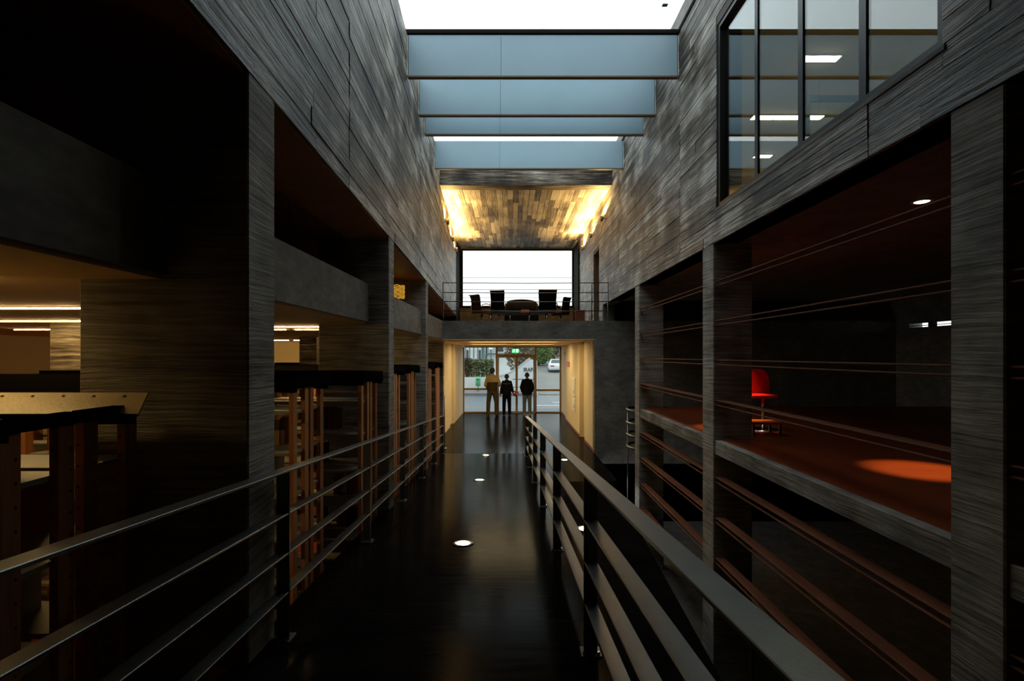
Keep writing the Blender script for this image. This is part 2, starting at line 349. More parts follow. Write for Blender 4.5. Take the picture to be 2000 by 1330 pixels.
# end wall beside the entrance
struct(obj('wall_front', boxes([(1.93, 9, Y_B, Y_B+.25, -1.6, Z_SLAB0+.02)]), 'conc_slab'))
struct(obj('wall_entrance_right', boxes([(1.93, 2.2, Y_B+.25, 13.6, 0, 2.65), (2.02, 2.3, 13.6, 14.4, 0, 2.65), (1.90, 2.2, 14.4, 18.2, 0, 2.65), (1.97, 2.2, 18.2, 20.5, 0, 2.65)]), 'cream_wall'))
struct(obj('wall_entrance_left', boxes([(-2.2, -1.97, 13.4, 16.3, 0, 2.65), (-2.3, -2.03, 16.3, 17.2, 0, 2.65), (-2.2, -1.95, 17.2, 20.5, 0, 2.65)]), 'cream_wall'))
struct(obj('baseboard_right', boxes([(1.885, 1.90, 14.4, 18.2, 0, .07), (1.955, 1.97, 18.2, 20.4, 0, .07), (1.915, 1.93, Y_B, 13.6, 0, .07)]), 'panel_wood'))
# far upper wall with the large window
FY = 18.7; fx0, fx1, fz0, fz1 = -1.80, 2.20, 4.10, 6.13
struct(obj('wall_far', boxes([(-9, fx0-.1, FY, FY+.25, Z_SLAB1, 7), (fx1+.1, 9, FY, FY+.25, Z_SLAB1, 7), (fx0-.1, fx1+.1, FY, FY+.25, Z_SLAB1, fz0-.08), (fx0-.1, fx1+.1, FY, FY+.25, fz1+.06, 7)]), 'conc_slab'))
wf = struct(obj('window_1', boxes([(fx0-.1, fx0, FY-.03, FY+.12, fz0-.08, fz1+.06), (fx1, fx1+.1, FY-.03, FY+.12, fz0-.08, fz1+.06), (fx0, fx1, FY-.03, FY+.12, fz0-.08, fz0), (fx0, fx1, FY-.03, FY+.12, fz1, fz1+.06)]), 'dark_frame'))
obj('pane', B(fx0, fx1, FY+.04, FY+.05, fz0, fz1), 'clear_glass', wf)
struct(obj('trim_3', boxes([(-1.98, -1.90, 17.4, FY, Z_SLAB1, ZCE), (XR-.05, XR, 17.4, FY, Z_SLAB1, ZCE)]), 'dark_frame'))
# skylight: kerb and glass
struct(obj('trim_4', boxes([(-1.95, -1.72, 4.5, 11.8, ZT, ZT+.12), (XR, XR+.3, 4.5, 11.8, ZT, ZT+.30)]), 'conc_slab'))
sk = struct(obj('window_6', boxes([(-1.7, XR+.1, 4.5, 4.56, ZT+.02, ZT+.10), (-1.7, XR+.05, 7.03, 7.09, ZT, ZT+.05), (XR-.02, XR+.03, 4.5, 11.75, ZT, ZT+.05)]), 'dark_frame'))
for a, c in ((4.56, 7.03), (7.09, 11.75)):
    obj('pane', B(-1.7, XR, a, c, ZT+.05, ZT+.065), 'roof_glass', sk)
# upper right room behind the big window
struct(obj('wall_room_far', B(2.58, 9, 11.0, 11.2, 3.75, 6.06), 'cream_wall'))
struct(obj('wall_room_side', B(7.2, 7.4, -3.2, 11.0, 3.75, 6.06), 'cream_wall'))
struct(obj('ceiling_room', B(2.58, 7.2, -3.2, 11.0, 6.03, 6.06), 'cream_wall'))
struct(obj('wall_room_near', B(2.58, 7.2, 1.0, 1.2, 3.75, 6.03), 'cream_wall'))
w2 = struct(obj('window_2', boxes([(XR+.01, XR+.09, WY0, WY0+.05, WZ0, WZ1), (XR+.01, XR+.09, WY1-.06, WY1, WZ0, WZ1), (XR+.01, XR+.09, WY0+.05, WY1-.06, WZ0, WZ0+.05), (XR+.01, XR+.09, WY0+.05, WY1-.06, WZ1-.05, WZ1),
    (XR+.05, XR+.075, 3.40, 3.47, WZ0+.05, WZ1-.05), (XR+.05, XR+.075, 4.14, 4.21, WZ0+.05, WZ1-.05), (XR+.05, XR+.075, 4.90, 4.96, WZ0+.05, WZ1-.05)]), 'black_metal'))
for a, c in ((WY0+.05, 3.40), (3.47, 4.14), (4.21, 4.90), (4.96, WY1-.06)):
    obj('pane', B(XR+.06, XR+.068, a, c, WZ0+.05, WZ1-.05), 'mirror_glass', w2)
obj('sill', RB(XR-.012, XR+.05, WY0-.02, WY1+.02, WZ0-.03, WZ0+.002, .004), 'conc_slab', w2)

# ------------------------------------------------------------------ skylight baffles
for y, lab in ((7.05, 'pale blue-grey baffle panel under the skylight, with open sky before it'), (8.18, 'pale blue-grey baffle panel, second from the open end of the skylight'),
               (8.90, 'pale blue-grey baffle panel, third in the row, just before the narrow sky gap'), (10.53, 'pale blue-grey baffle panel hung next to the dark concrete beam')):
    x0, x1 = LX(y)+.012, XR-.012; sx = x0+(x1-x0)*.345
    t = thing('skylight_baffle', lab, 'baffle', (0, y, 6.13), 0, 'skylight baffles')
    obj('panel', RB(x0, sx-.002, 0, .055, .012, .57, .004), 'baffle', t); obj('panel', RB(sx+.002, x1, 0, .055, .012, .57, .004), 'baffle', t)
    obj('joint_strip', B(sx-.02, sx+.02, .015, .04, .014, .568), 'baffle', t)
    obj('lower_edge', RB(x0, x1, -.006, .062, -.012, .012, .004), 'baffle_edge', t)
    obj('end_bracket', B(x0-.014, x0+.012, .0, .055, .02, .56), 'white_paint', t); obj('end_bracket', B(x1-.012, x1+.014, .0, .055, .02, .56), 'white_paint', t)
tag(obj('fallen_leaf', RB(1.93, 2.0, 6.55, 6.61, ZT+.066, ZT+.072, .002, 1), 'bark'), 'small dark leaf lying on the skylight glass', 'leaf')

# ------------------------------------------------------------------ columns and the right beams
labs = ['board-marked concrete column behind the cream-topped bookcase, carrying the left wall', 'board-marked concrete column, second along the left wall after the cream-topped bookcase',
        'board-marked concrete column, third along the left wall, next before the balcony', 'board-marked concrete column under the left end of the balcony']
for y, lab in zip((2.42, 5.81, 9.20, 12.62), labs):
    bm = bmesh.new(); q = lambda z: [(LX(y)-.8, y, z), (LX(y), y, z), (LX(y+.30), y+.30, z), (LX(y+.30)-.8, y+.30, z)]
    zt = ZL if y < 12 else Z_SLAB0
    hexa(bm, q(-.012), q(zt)); bevel(bm, .008, 1)
    tag(obj('concrete_column', bm, 'conc_column'), lab, 'column', 'columns along the left wall')
for y, w, lab in ((2.39, .30, 'olive-grey board-marked concrete column beside the orange light pool on the wood floor'), (5.85, .33, 'slim concrete column of the right colonnade below the near corner of the big window'),
               (9.27, .31, 'slim concrete column of the right colonnade beside the curved steel railing')):
    tag(obj('concrete_column', RB(XR, XR+.445, y, y+w, -1.6, ZR, .008, 1), 'conc_column'), lab, 'column', 'columns along the right wall')
for a, c, lab in ((-3.1, 2.39, 'concrete edge beam of the dark floor, running on past the olive-grey column'), (2.69, 5.85, 'concrete edge beam of the dark floor under the orange light pool'),
                  (6.18, 9.27, 'short concrete edge beam of the dark floor between the two slim columns')):
    tag(obj('concrete_beam', RB(XR+.02, XR+.12, a, c, 1.16, 1.32, .006, 1), 'conc_column'), lab, 'beam', 'edge beams of the right floor')
# second row columns inside the left room
for x, y, w, lab in ((-4.9, 5.7, .5, 'dark concrete column among the shelves near the striped ceiling tubes'), (-3.95, 9.9, .33, 'dark concrete column standing before the cream end wall'), (-6.9, 9.4, .6, 'dark concrete column deep among the shelves')):
    tag(obj('concrete_column', RB(x-w/2, x+w/2, y, y+.4, -.012, Z_SLAB0, .008, 1), 'conc_across'), lab, 'column')

# brown rails between the right columns
def bay(y0, y1, lab):
    t = thing('bay_railing', lab, 'railing', (XR, (y0+y1)/2, 1.32), 0, 'brown railings between the right columns')
    yc = (y0+y1)/2
    for dz in (.815, .367, -.08, -.54, -1.42, -1.88, -2.34, -2.80):
        z = ZC+dz-1.32
        obj('rail', RB(.02, .045 if dz > -.1 else .13, y0-yc, y1-yc, z+.020, z+.032, .003, 1), 'brown_rail', t)
        obj('rail', RB(.02, .045, y0-yc, y1-yc, z-.032, z-.020, .003, 1), 'brown_rail', t)
bay(-3.0, 2.39, 'paired brown wooden rails running on past the olive-grey column'); bay(2.69, 5.85, 'paired brown wooden rails in front of the red chair and orange light pool')
bay(6.18, 9.27, 'short paired brown wooden rails between the two slim columns')

# ------------------------------------------------------------------ ramp railings
def ramp_z(y): return 1.04-.087*y
def ramp_rail(lab, fx, y0, y1, posts, side):
    t = thing('ramp_railing', lab, 'railing', (fx((y0+y1)/2), (y0+y1)/2, ramp_z((y0+y1)/2)))
    org = Vector(t.location)
    for nm, hgt, hw, th in (('handrail', .885, .036, .012), ('rail', .66, .032, .010), ('rail', .455, .032, .010), ('rail', .25, .032, .010)):
        bm = bmesh.new()
        for ya, yb in [(y0, y1)]:
            za, zb = ramp_z(ya)+hgt, ramp_z(yb)+hgt; xa, xb = fx(ya), fx(yb)
            hexa(bm, [Vector((xa-hw, ya, za-th))-org, Vector((xa+hw, ya, za-th))-org, Vector((xb+hw, yb, zb-th))-org, Vector((xb-hw, yb, zb-th))-org],
                     [Vector((xa-hw, ya, za))-org, Vector((xa+hw, ya, za))-org, Vector((xb+hw, yb, zb))-org, Vector((xb-hw, yb, zb))-org])
        bevel(bm, .002, 1); obj(nm, bm, 'steel', t)
    for y in posts:
        x, z = fx(y), ramp_z(y)
        p = obj('post', RB(-.034, .034, -.006, .006, 0, .876, .002, 1), 'steel', t); p.location = Vector((x, y, z))-org
        bp = bmesh.new(); box(bp, -.05, .05, -.045, .045, -.002, .010); bevel(bp, .002, 1); b_ = obj('base_plate', bp, 'steel', p)
        for sx in (-.035, .035):
            bb = bmesh.new(); lathe(bb, [(.009, 0), (.009, .008), (.006, .014), (0, .014)], 8, (sx, -.028, .010)); obj('bolt', bb, 'chrome', p)
    return t
ramp_rail('brushed steel flat-bar railing on the bookcase side of the ramp', lambda y: -1.075-.0455*y, -.9, 12.0, [.84+1.84*i for i in range(7)], -1)
ramp_rail('brushed steel flat-bar railing between the ramp and the lower side ramp', lambda y: .405-.007*y, -.9, 11.45, [.785+1.742*i for i in range(7)]+[11.43], 1)
# short curved railing round the stair by the right colonnade
t = thing('stair_railing', 'curved steel tube railing beside the slim column at the dark end wall', 'railing', (2.80, 10.3, -.2))
for k, z in enumerate((1.40, 1.14, .90, .66)):
    bm = bmesh.new(); tube(bm, [(.44*math.cos(a)-.03, .44*math.sin(a)*1.2, z) for a in [math.radians(95+i*11) for i in range(17)]], .028, 8)
    obj('handrail' if k == 0 else 'rail', bm, 'steel', t, True)
for a in (100, 180, 265):
    bm = bmesh.new(); x, y = .44*math.cos(math.radians(a))-.03, .528*math.sin(math.radians(a)); tube(bm, [(x, y, -1.4), (x, y, 1.38)], .014, 8); obj('post', bm, 'steel', t, True)

# ------------------------------------------------------------------ lamps set in the floors
def floor_lamp(x, y, z, slope, lab, grp):
    t = thing('floor_light', lab, 'floor light', (x, y, z), 0, grp); t.rotation_euler = (slope, 0, 0)
    bm = bmesh.new(); lathe(bm, [(.066, .001), (.092, .001), (.095, .006), (.066, .009), (.064, .004)], 28); obj('trim_ring', bm, 'chrome', t, True)
    bm = bmesh.new(); lathe(bm, [(.066, .002), (.05, .012), (.0, .016)], 24); obj('lens', bm, 'floor_lamp', t, True)
for x, y in ((-.427, 4.45), (-.505, 7.96), (-.59, 11.55)):
    floor_lamp(x, y, ramp_z(y), -math.atan(.087), 'round warm uplight sunk in the black ramp', 'uplights along the ramp')
floor_lamp(1.15, 11.2, 0, 0, 'round warm uplight sunk in the level floor beyond the side ramp', None)
floor_lamp(1.03, 7.38, .109*(7.38-9.3), math.atan(.109), 'round warm uplight sunk in the sloping side ramp', None)

# ------------------------------------------------------------------ uplighters on the far walls
def wall_lamp(x, y, sgn, lab, grp):
    t = thing('wall_uplight', lab, 'wall lamp', (x, y, 5.70), 0, grp)
    bm = bmesh.new(); lathe(bm, [(0, -.09), (.030, -.09), (.034, -.06), (.034, .04), (.028, .045)], 14, (sgn*.075, 0, 0)); obj('housing', bm, 'steel', t, True)
    bm = bmesh.new(); lathe(bm, [(.029, .042), (.018, .052), (0, .055)], 14, (sgn*.075, 0, 0)); obj('lamp_lens', bm, 'lamp_gold', t, True)
    obj('bracket', RB(min(0, sgn*.05), max(0, sgn*.05), -.012, .012, -.03, .0, .003, 1), 'steel', t)
    ld = bpy.data.lights.new('uplight_beam', 'SPOT'); ld.energy = 190; ld.color = (1, .62, .20); ld.spot_size = math.radians(174); ld.spot_blend = .25; ld.shadow_soft_size = .02
    lo = bpy.data.objects.new('uplight_beam', ld); C.objects.link(lo); lo.parent = t; lo.location = (sgn*.075, 0, .075); lo.rotation_euler = (math.pi, 0, 0)
WH = ('first behind the concrete beam', 'middle of the three', 'next to the end window')
for y, wh in zip((13.0, 14.9, 16.5), WH): wall_lamp(LX(y)+.008, y, 1, 'small steel uplighter on the wall opposite the doorway, '+wh, 'uplighters on the left wall')
for y, wh in zip((12.65, 14.45, 16.2), WH): wall_lamp(XR-.008, y, -1, 'small steel uplighter on the doorway wall, '+wh, 'uplighters on the right wall')

# ------------------------------------------------------------------ ceiling tubes of the left room
def tube_lamp(x0, x1, y, z, lab, grp, mat='tube_warm', sfx=''):
    t = thing('fluorescent_light'+sfx, lab, 'ceiling light', ((x0+x1)/2, y, z), 0, grp); h = (x1-x0)/2
    obj('housing', RB(-h, h, -.028, .028, -.006, 0, .002, 1), 'white_paint', t)
    bm = bmesh.new(); tube(bm, [(-h+.03, 0, -.011), (h-.03, 0, -.011)], .007, 8, (1.8, .8)); obj('tube'+sfx, bm, mat, t, True)
    for s in (-1, 1): obj('end_cap', B(s*(h-.015)-.015, s*(h-.015)+.015, -.014, .014, -.018, -.004), 'white_paint', t)
for y, segs, wh in ((3.8, ((-4.6, -3.0),), 'in the aisle behind the cream-topped bookcase'), (5.25, ((-5.7, -4.1),), 'over the gap between the first two black-topped bookcases'), (6.30, ((-3.85, -2.25),), 'just behind the second column'),
                    (6.95, ((-4.65, -3.03), (-2.97, -2.35), (-6.78, -5.18)), 'in the aisle beyond the second column'), (10.55, ((-3.9, -2.05),), 'before the bookcases by the lobby'), (11.9, ((-5.1, -3.5), (-6.8, -5.15)), 'next to the cream end wall')):
    for x0, x1 in segs:
        tube_lamp(x0, x1, y, Z_SLAB0, 'warm ceiling tube '+wh, 'fluorescent tubes above the bookcases')
# the tube whose light falls on the cream canopy; the row goes on outside the picture on that side
tube_lamp(-3.9, -2.35, 2.25, Z_SLAB0, 'warm ceiling tube over the cream-topped bookcase', None, 'tube_warm', '_offscreen')
for x0, x1, y, lab, grp in ((-1.1, 1.2, 13.8, 'long flush ceiling light just inside the balcony edge of the lobby', None), (-1.3, -.1, 16.6, 'short flush ceiling light over the lobby near the exit sign', 'paired lobby lights'), (.1, 1.3, 16.6, 'short flush ceiling light over the lobby near the exit sign', 'paired lobby lights')):
    t = thing('lobby_light', lab, 'ceiling light', ((x0+x1)/2, y, Z_SLAB0+.02), 0, grp); h = (x1-x0)/2
    obj('frame', RB(-h-.02, h+.02, -.12, .12, -.003, .001, .0005, 1), 'white_paint', t); obj('diffuser', B(-h, h, -.10, .10, -.005, -.002), 'tube_lobby', t)
# room behind the big window
for x0, x1, y in ((3.66, 4.10, 6.44), (3.77, 4.86, 8.03), (4.55, 4.85, 9.6)):
    t = thing('ceiling_panel_light', 'bright flat ceiling light in the room behind the big window', 'ceiling light', ((x0+x1)/2, y, 6.03), 0, 'lights behind the big window'); h = (x1-x0)/2
    obj('frame', RB(-h-.02, h+.02, -.075, .075, -.012, 0, .004, 1), 'white_paint', t); obj('diffuser', B(-h, h, -.06, .06, -.016, -.010), 'tube_white', t)
t = thing('glass_door', 'thin dark-framed glass door inside the room behind the big window', 'door', (4.05, 7.0, 3.75))
for a in ((-.03, .03, 0, .05, 0, 2.1), (.80, .86, 0, .05, 0, 2.1)): obj('stile', RB(*a, .004, 1), 'black_metal', t)
for a in ((.03, .80, 0, .05, 2.02, 2.1), (.03, .80, 0, .05, 0, .12)): obj('frame_rail', RB(*a, .004, 1), 'black_metal', t)
obj('pane', B(.03, .80, .02, .03, .12, 2.02), 'clear_glass', t)

# ------------------------------------------------------------------ right dark floor: downlight, chair
t = thing('downlight', 'round warm downlight in the dark ceiling above the wood floor', 'ceiling light', (3.41, 4.26, ZR))
bm = bmesh.new(); lathe(bm, [(.055, -.004), (.075, -.004), (.078, .0), (.078, .004)], 20); obj('trim_ring', bm, 'white_paint', t, True)
bm = bmesh.new(); lathe(bm, [(0, -.010), (.04, -.008), (.056, -.002)], 20); obj('lens', bm, 'downlight', t, True)
def spot(x, y, z, e, ang, col, parent_name='spot_beam'):
    ld = bpy.data.lights.new(parent_name, 'SPOT'); ld.energy = e; ld.color = col; ld.spot_size = math.radians(ang); ld.spot_blend = .8; ld.shadow_soft_size = .03
    o = bpy.data.objects.new(parent_name, ld); C.objects.link(o); o.location = (x, y, z); return o
s1 = spot(0, 0, -.02, 420, 25, (1, .62, .24)); s1.parent = t
t = thing('downlight', 'round warm downlight above the red chair', 'ceiling light', (3.05, 6.7, ZR))
bm = bmesh.new(); lathe(bm, [(.055, -.004), (.075, -.004), (.078, .0), (.078, .004)], 20); obj('trim_ring', bm, 'white_paint', t, True)
bm = bmesh.new(); lathe(bm, [(0, -.010), (.04, -.008), (.056, -.002)], 20); obj('lens', bm, 'downlight', t, True)
s2 = spot(0, 0, -.02, 330, 30, (1, .66, .36)); s2.parent = t; s2.rotation_euler = (0, .06, 0)
# red chair on the upper right floor
t = thing('swivel_chair', 'red shell chair with rounded back on the dark wood floor', 'chair', (3.23, 6.80, 1.335), .05)
bm = bmesh.new(); n = 9
vv = []
for j in range(n):
    row = []
    for i in range(n):
        a = (i/(n-1)-.5)*1.1; x = .40*math.sin(a); y = .03-.16*(1-math.cos(a))
        zz = j/(n-1); w = 1-.10*max(0, zz-.7)/.3
        row.append(bm.verts.new((x*w, y+.05*zz, .43+.34*zz-.05*(abs(i/(n-1)-.5)*2)**6*zz)))
    vv.append(row)
for j in range(n-1):
    for i in range(n-1): bm.faces.new((vv[j][i], vv[j][i+1], vv[j+1][i+1], vv[j+1][i]))
bmesh.ops.solidify(bm, geom=list(bm.faces), thickness=.022); obj('backrest', bm, 'red_plastic', t, True)
obj('seat', RB(-.19, .15, -.30, .04, .41, .45, .018, 3), 'red_plastic', t)
bm = bmesh.new(); tube(bm, [(0, -.2, .02), (0, -.2, .42)], .022, 10); obj('stem', bm, 'chrome', t, True)
bm = bmesh.new(); lathe(bm, [(0, .028), (.03, .026), (.20, .010), (.215, .0), (0, 0)], 24, (0, -.2, 0)); obj('base', bm, 'chrome', t, True)
# low table edge lit beside it
t = thing('side_table', 'low orange-topped table in front of the red chair', 'table', (3.02, 6.25, 1.335))
obj('table_top', RB(-.16, .22, -.15, .15, .13, .155, .008, 2), 'orange_leather', t)
for x in (-.13, .19):
    for y in (-.12, .12): obj('leg', B(x-.012, x+.012, y-.012, y+.012, 0, .131), 'black_metal', t)

# ------------------------------------------------------------------ bookcases
HB = 2.05
me_shelf = unit_mesh('shelf_metal'); me_post = unit_mesh('wood_post'); me_black = unit_mesh('matt_black')
def bookcase(xe, y0, y1, lab, near=False, length=3.3, grp='double-sided bookcases'):
    t = thing('bookcase', lab, 'bookcase', (xe, y0, -.012), 0, None); D = y1-y0; d = (D-.04)/2
    Hh = HB+.012
    mods = [0, -1.08, -2.16, -3.24]
    for f0, f1 in ((0, d), (D-d, D)):
        for k, x in enumerate(mods):
            for yy in (f0+.038, f1-.038):
                p = inst('upright', me_post, (x-.018, yy, Hh/2), (.036, .074, Hh), t)
                if near and k == 0:
                    bm = bmesh.new()
                    for q in range(22):
                        z = .15+q*.085
                        M = Matrix.Translation((.0, 0, 0))
                        for cx in (-.0,):
                            lathe_pts = [bm.verts.new((.019, .016+.006*math.cos(a), z+.006*math.sin(a))) for a in [i*math.pi/3 for i in range(6)]]
                            bm.faces.new(lathe_pts)
                            lp = [bm.verts.new((.016+.0*math.cos(a)-.03, -.0375, z+.006*math.sin(a))) if False else bm.verts.new((-.004+.006*math.cos(a), -.0378, z+.006*math.sin(a))) for a in [i*math.pi/3 for i in range(6)]]
                            bm.faces.new(lp)
                    ho = obj('pin_hole_discs', bm, 'hole_shade', p); ho['kind'] = 'stuff'  # flat dark discs; the shade inside drilled holes is put into their colour
                    ho.matrix_parent_inverse = Matrix.Diagonal((1/.036, 1/.074, 1/Hh, 1)) @ Matrix.Translation((0, 0, -Hh/2))
            inst('end_bar', me_black, (x-.018, (f0+f1)/2, Hh-.01), (.05, f1-f0+.01, .05), t)
        for k in range(3):
            for z in (.10, .45, .80, 1.15, 1.50, 1.83):
                inst('shelf', me_shelf, (mods[k]-.54, (f0+f1)/2, z), (1.035, f1-f0-.02, .022), t)
    # canopies: the rear one leans up like a lectern, the front one lies almost flat
    L0 = -3.2
    bm = bmesh.new(); a, b_ = Hh-.018, Hh+.068; e0, e1 = D-.13, D-.02
    hexa(bm, [(L0, e0, a-.012), (.10, e0, a-.012), (.065, e1, b_-.012), (L0, e1, b_-.012)], [(L0, e0, a), (.10, e0, a), (.065, e1, b_), (L0, e1, b_)])
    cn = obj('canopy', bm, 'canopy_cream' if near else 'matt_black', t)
    if near:
        bm = bmesh.new()
        for i in range(5): lathe(bm, [(.007, 0), (.006, .004), (0, .006)], 8, (-.03-.14*i, D-.04, b_-.016))
        obj('rivets', bm, 'shelf_metal', cn)['kind'] = 'stuff'
    obj('canopy_lip', B(L0, .09, D-.16, D-.128, Hh-.06, Hh-.018), 'matt_black', t)
    bm = bmesh.new(); a, b_ = Hh-.022, Hh-.012
    hexa(bm, [(L0, 0, a-.012), (.0, 0, a-.012), (.0, d-.03, b_-.012), (L0, d-.03, b_-.012)], [(L0, 0, a), (.0, 0, a), (.0, d-.03, b_), (L0, d-.03, b_)])
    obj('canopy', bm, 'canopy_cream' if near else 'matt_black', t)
    obj('canopy_lip', B(L0, .03, -.012, .0, Hh-.06, Hh-.01+(0 if near else .10)), 'matt_black', t)
    return t
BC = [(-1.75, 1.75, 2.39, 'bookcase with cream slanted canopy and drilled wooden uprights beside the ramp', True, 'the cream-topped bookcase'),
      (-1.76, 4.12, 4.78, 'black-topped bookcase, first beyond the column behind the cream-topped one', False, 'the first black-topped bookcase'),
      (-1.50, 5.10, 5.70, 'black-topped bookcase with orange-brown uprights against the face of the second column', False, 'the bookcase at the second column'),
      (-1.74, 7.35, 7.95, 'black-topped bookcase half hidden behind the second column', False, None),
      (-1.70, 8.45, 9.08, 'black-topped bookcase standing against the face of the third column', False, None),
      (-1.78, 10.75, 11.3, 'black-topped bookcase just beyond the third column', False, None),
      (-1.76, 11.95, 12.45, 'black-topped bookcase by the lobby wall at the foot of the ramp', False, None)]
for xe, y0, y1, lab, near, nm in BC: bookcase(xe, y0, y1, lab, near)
# books
def book_mesh(mat, w, h, dp):
    bm = bmesh.new(); box(bm, -w/2, w/2, -dp/2+.004, dp/2-.004, .003, h-.003, 1)
    box(bm, -w/2-.003, -w/2, -dp/2, dp/2, 0, h, 0); box(bm, w/2, w/2+.003, -dp/2, dp/2, 0, h, 0); box(bm, -w/2-.003, w/2+.003, -dp/2-.003, -dp/2, 0, h, 0)
    me = bpy.data.meshes.new('book'); bm.to_mesh(me); bm.free(); me.materials.append(MATS[mat]); me.materials.append(MATS['pages']); return me
BK = {c: [book_mesh('book_'+c, w, h, .17) for w, h in ((.03, .24), (.045, .22), (.022, .20))] for c in ('white', 'brown', 'red', 'tan', 'black')}
for xe, y0, y1, lab, near, nm in BC[:3]:
    d = (y1-y0-.04)/2
    for z in (.45, .80, 1.15, 1.50):
        x = xe-random.uniform(.06, .5)
        for _ in range(random.randint(3, 6)):
            c = random.choice(list(BK)); me = random.choice(BK[c]); w = .055
            x -= w
            o = bpy.data.objects.new('book', me); C.objects.link(o); o.location = (x, y1-d/2, z-.001)
            o.rotation_euler = (0, 0, 0)
            tag(o, '%s book standing on a shelf of %s' % (c, nm), 'book', 'books on '+nm)
            if random.random() < .3: x -= random.uniform(.05, .25)

# ------------------------------------------------------------------ balcony: railing, window guard, furniture
ZB = Z_SLAB1
t = thing('balcony_railing', 'thin steel railing along the balcony edge', 'railing', (0, Y_B+.06, ZB))
for k, z in enumerate((.90, .67, .46, .24)):
    bm = bmesh.new(); tube(bm, [(-1.62, 0, z), (.35, 0, z-.012), (2.26, 0, z)], .010, 8); obj('handrail' if k == 0 else 'rail', bm, 'steel', t, True)
for x in (-1.62, 1.88, 2.26): obj('post', RB(x-.012, x+.012, -.02, .02, 0, .91, .003, 1), 'steel', t)
t = thing('window_guard', 'thin bars across the big end window above the balcony', 'guard rail', (0, 18.45, 4.2))
for z in (.88, .46, .16):
    bm = bmesh.new(); tube(bm, [(-1.9, 0, z), (2.25, 0, z)], .009, 8); obj('bar', bm, 'steel', t, True)
    for x in (-1.89, 2.25): obj('bracket', RB(x-.02, x+.02, -.03, .03, z-.03, z+.03, .004, 1), 'black_metal', t)
def armchair(x, y, rz, wdt, hgt, lab, mat='leather'):
    """high-back conference armchair; back rolls over at the top"""
    t = thing('armchair', lab, 'chair', (x, y, ZB), rz); w = wdt/2
    prof = [(.20, .40), (.235, .55), (.25, .70), (.265, hgt-.10), (.30, hgt-.02), (.36, hgt+.005), (.40, hgt-.02)]
    bm = bmesh.new(); rows = []
    for (yy, zz) in prof:
        rows.append([bm.verts.new((-w*(1 if zz < .8 else 1.05)+i/6*2*w*(1 if zz < .8 else 1.05), -yy+.03*math.cos((i/6-.5)*math.pi), zz)) for i in range(7)])
    for j in range(len(rows)-1):
        for i in range(6): bm.faces.new((rows[j][i], rows[j][i+1], rows[j+1][i+1], rows[j+1][i]))
    bmesh.ops.solidify(bm, geom=list(bm.faces), thickness=.05); bmesh.ops.recalc_face_normals(bm, faces=list(bm.faces)); obj('backrest', bm, mat, t, True)
    obj('seat', RB(-w, w, -.24, .26, .36, .45, .03, 3), mat, t)
    for s in (-1, 1):
        bm = bmesh.new(); tube(bm, [(s*w, -.22, .40), (s*(w+.03), -.22, .60), (s*(w+.03), -.05, .64), (s*(w+.03), .18, .62), (s*w, .2, .40)], .016, 8); obj('armrest', bm, 'chrome', t, True)
    bm = bmesh.new(); tube(bm, [(0, 0, .06), (0, 0, .38)], .028, 10); obj('stem', bm, 'chrome', t, True)
    for k in range(5):
        a = 2*math.pi*k/5+.3; bm = bmesh.new(); tube(bm, [(0, 0, .09), (.26*math.cos(a), .26*math.sin(a), .055)], [.02, .012], 8); l = obj('leg', bm, 'chrome', t, True)
        bm = bmesh.new(); lathe(bm, [(0, 0), (.02, .004), (.026, .025), (.02, .046), (0, .05)], 10, (.26*math.cos(a), .26*math.sin(a), 0)); obj('caster', bm, 'black_metal', l, True)
    return t
armchair(-.86, 14.55, math.radians(-38), .36, .88, 'brown-lit leather armchair turned sideways at the end of the balcony table', 'leather_brown')
armchair(-.36, 14.2, math.radians(-8), .38, .95, 'black high-back armchair left of the round-backed sofa on the balcony')
armchair(.96, 14.2, math.radians(2), .48, .96, 'wide black high-back armchair right of the round-backed sofa on the balcony')
armchair(1.42, 15.0, math.radians(35), .30, .86, 'small black armchair angled beside the wide one on the balcony')
t = thing('tub_sofa', 'black round-backed tub sofa with an orange seat on the balcony', 'sofa', (.28, 15.1, ZB))
bm = bmesh.new()
for j in range(13):
    a = math.radians(180+15*j)
rows = []
for j in range(17):
    a = math.radians(180*j/16); hh = .70+.19*math.sin(a)**.8
    rows.append([(.46*math.cos(a), .38*math.sin(a), .10), (.50*math.cos(a), .42*math.sin(a), .10), (.50*math.cos(a), .42*math.sin(a), hh-.02), (.48*math.cos(a), .40*math.sin(a), hh), (.46*math.cos(a), .38*math.sin(a), hh-.02)])
rv = [[bm.verts.new(p) for p in r] for r in rows]
for j in range(16):
    for k in range(5): bm.faces.new((rv[j][k], rv[j][(k+1) % 5], rv[j+1][(k+1) % 5], rv[j+1][k]))
bm.faces.new(rv[0]); bm.faces.new(rv[-1][::-1]); bmesh.ops.recalc_face_normals(bm, faces=list(bm.faces)); obj('backrest', bm, 'leather', t, True)
bm = bmesh.new(); extrude_poly(bm, [(.45*math.cos(math.radians(20*k)), .37*math.sin(math.radians(20*k))) for k in range(10)]+[(-.45, -.25), (.45, -.25)], 'z', .12, .42); obj('seat', bm, 'leather', t)
obj('seat_cushion', RB(-.02, .22, -.27, .10, .42, .52, .03, 3), 'orange_leather', t)
for x in (-.38, .38):
    for y in (-.2, .2): obj('leg', B(x-.02, x+.02, y-.02, y+.02, 0, .125), 'chrome', t)
t = thing('low_table', 'low dark table with steel legs between the balcony armchairs', 'table', (.25, 13.5, ZB))
obj('table_top', RB(-.9, .75, -.25, .25, .27, .30, .008, 2), 'black_metal', t)
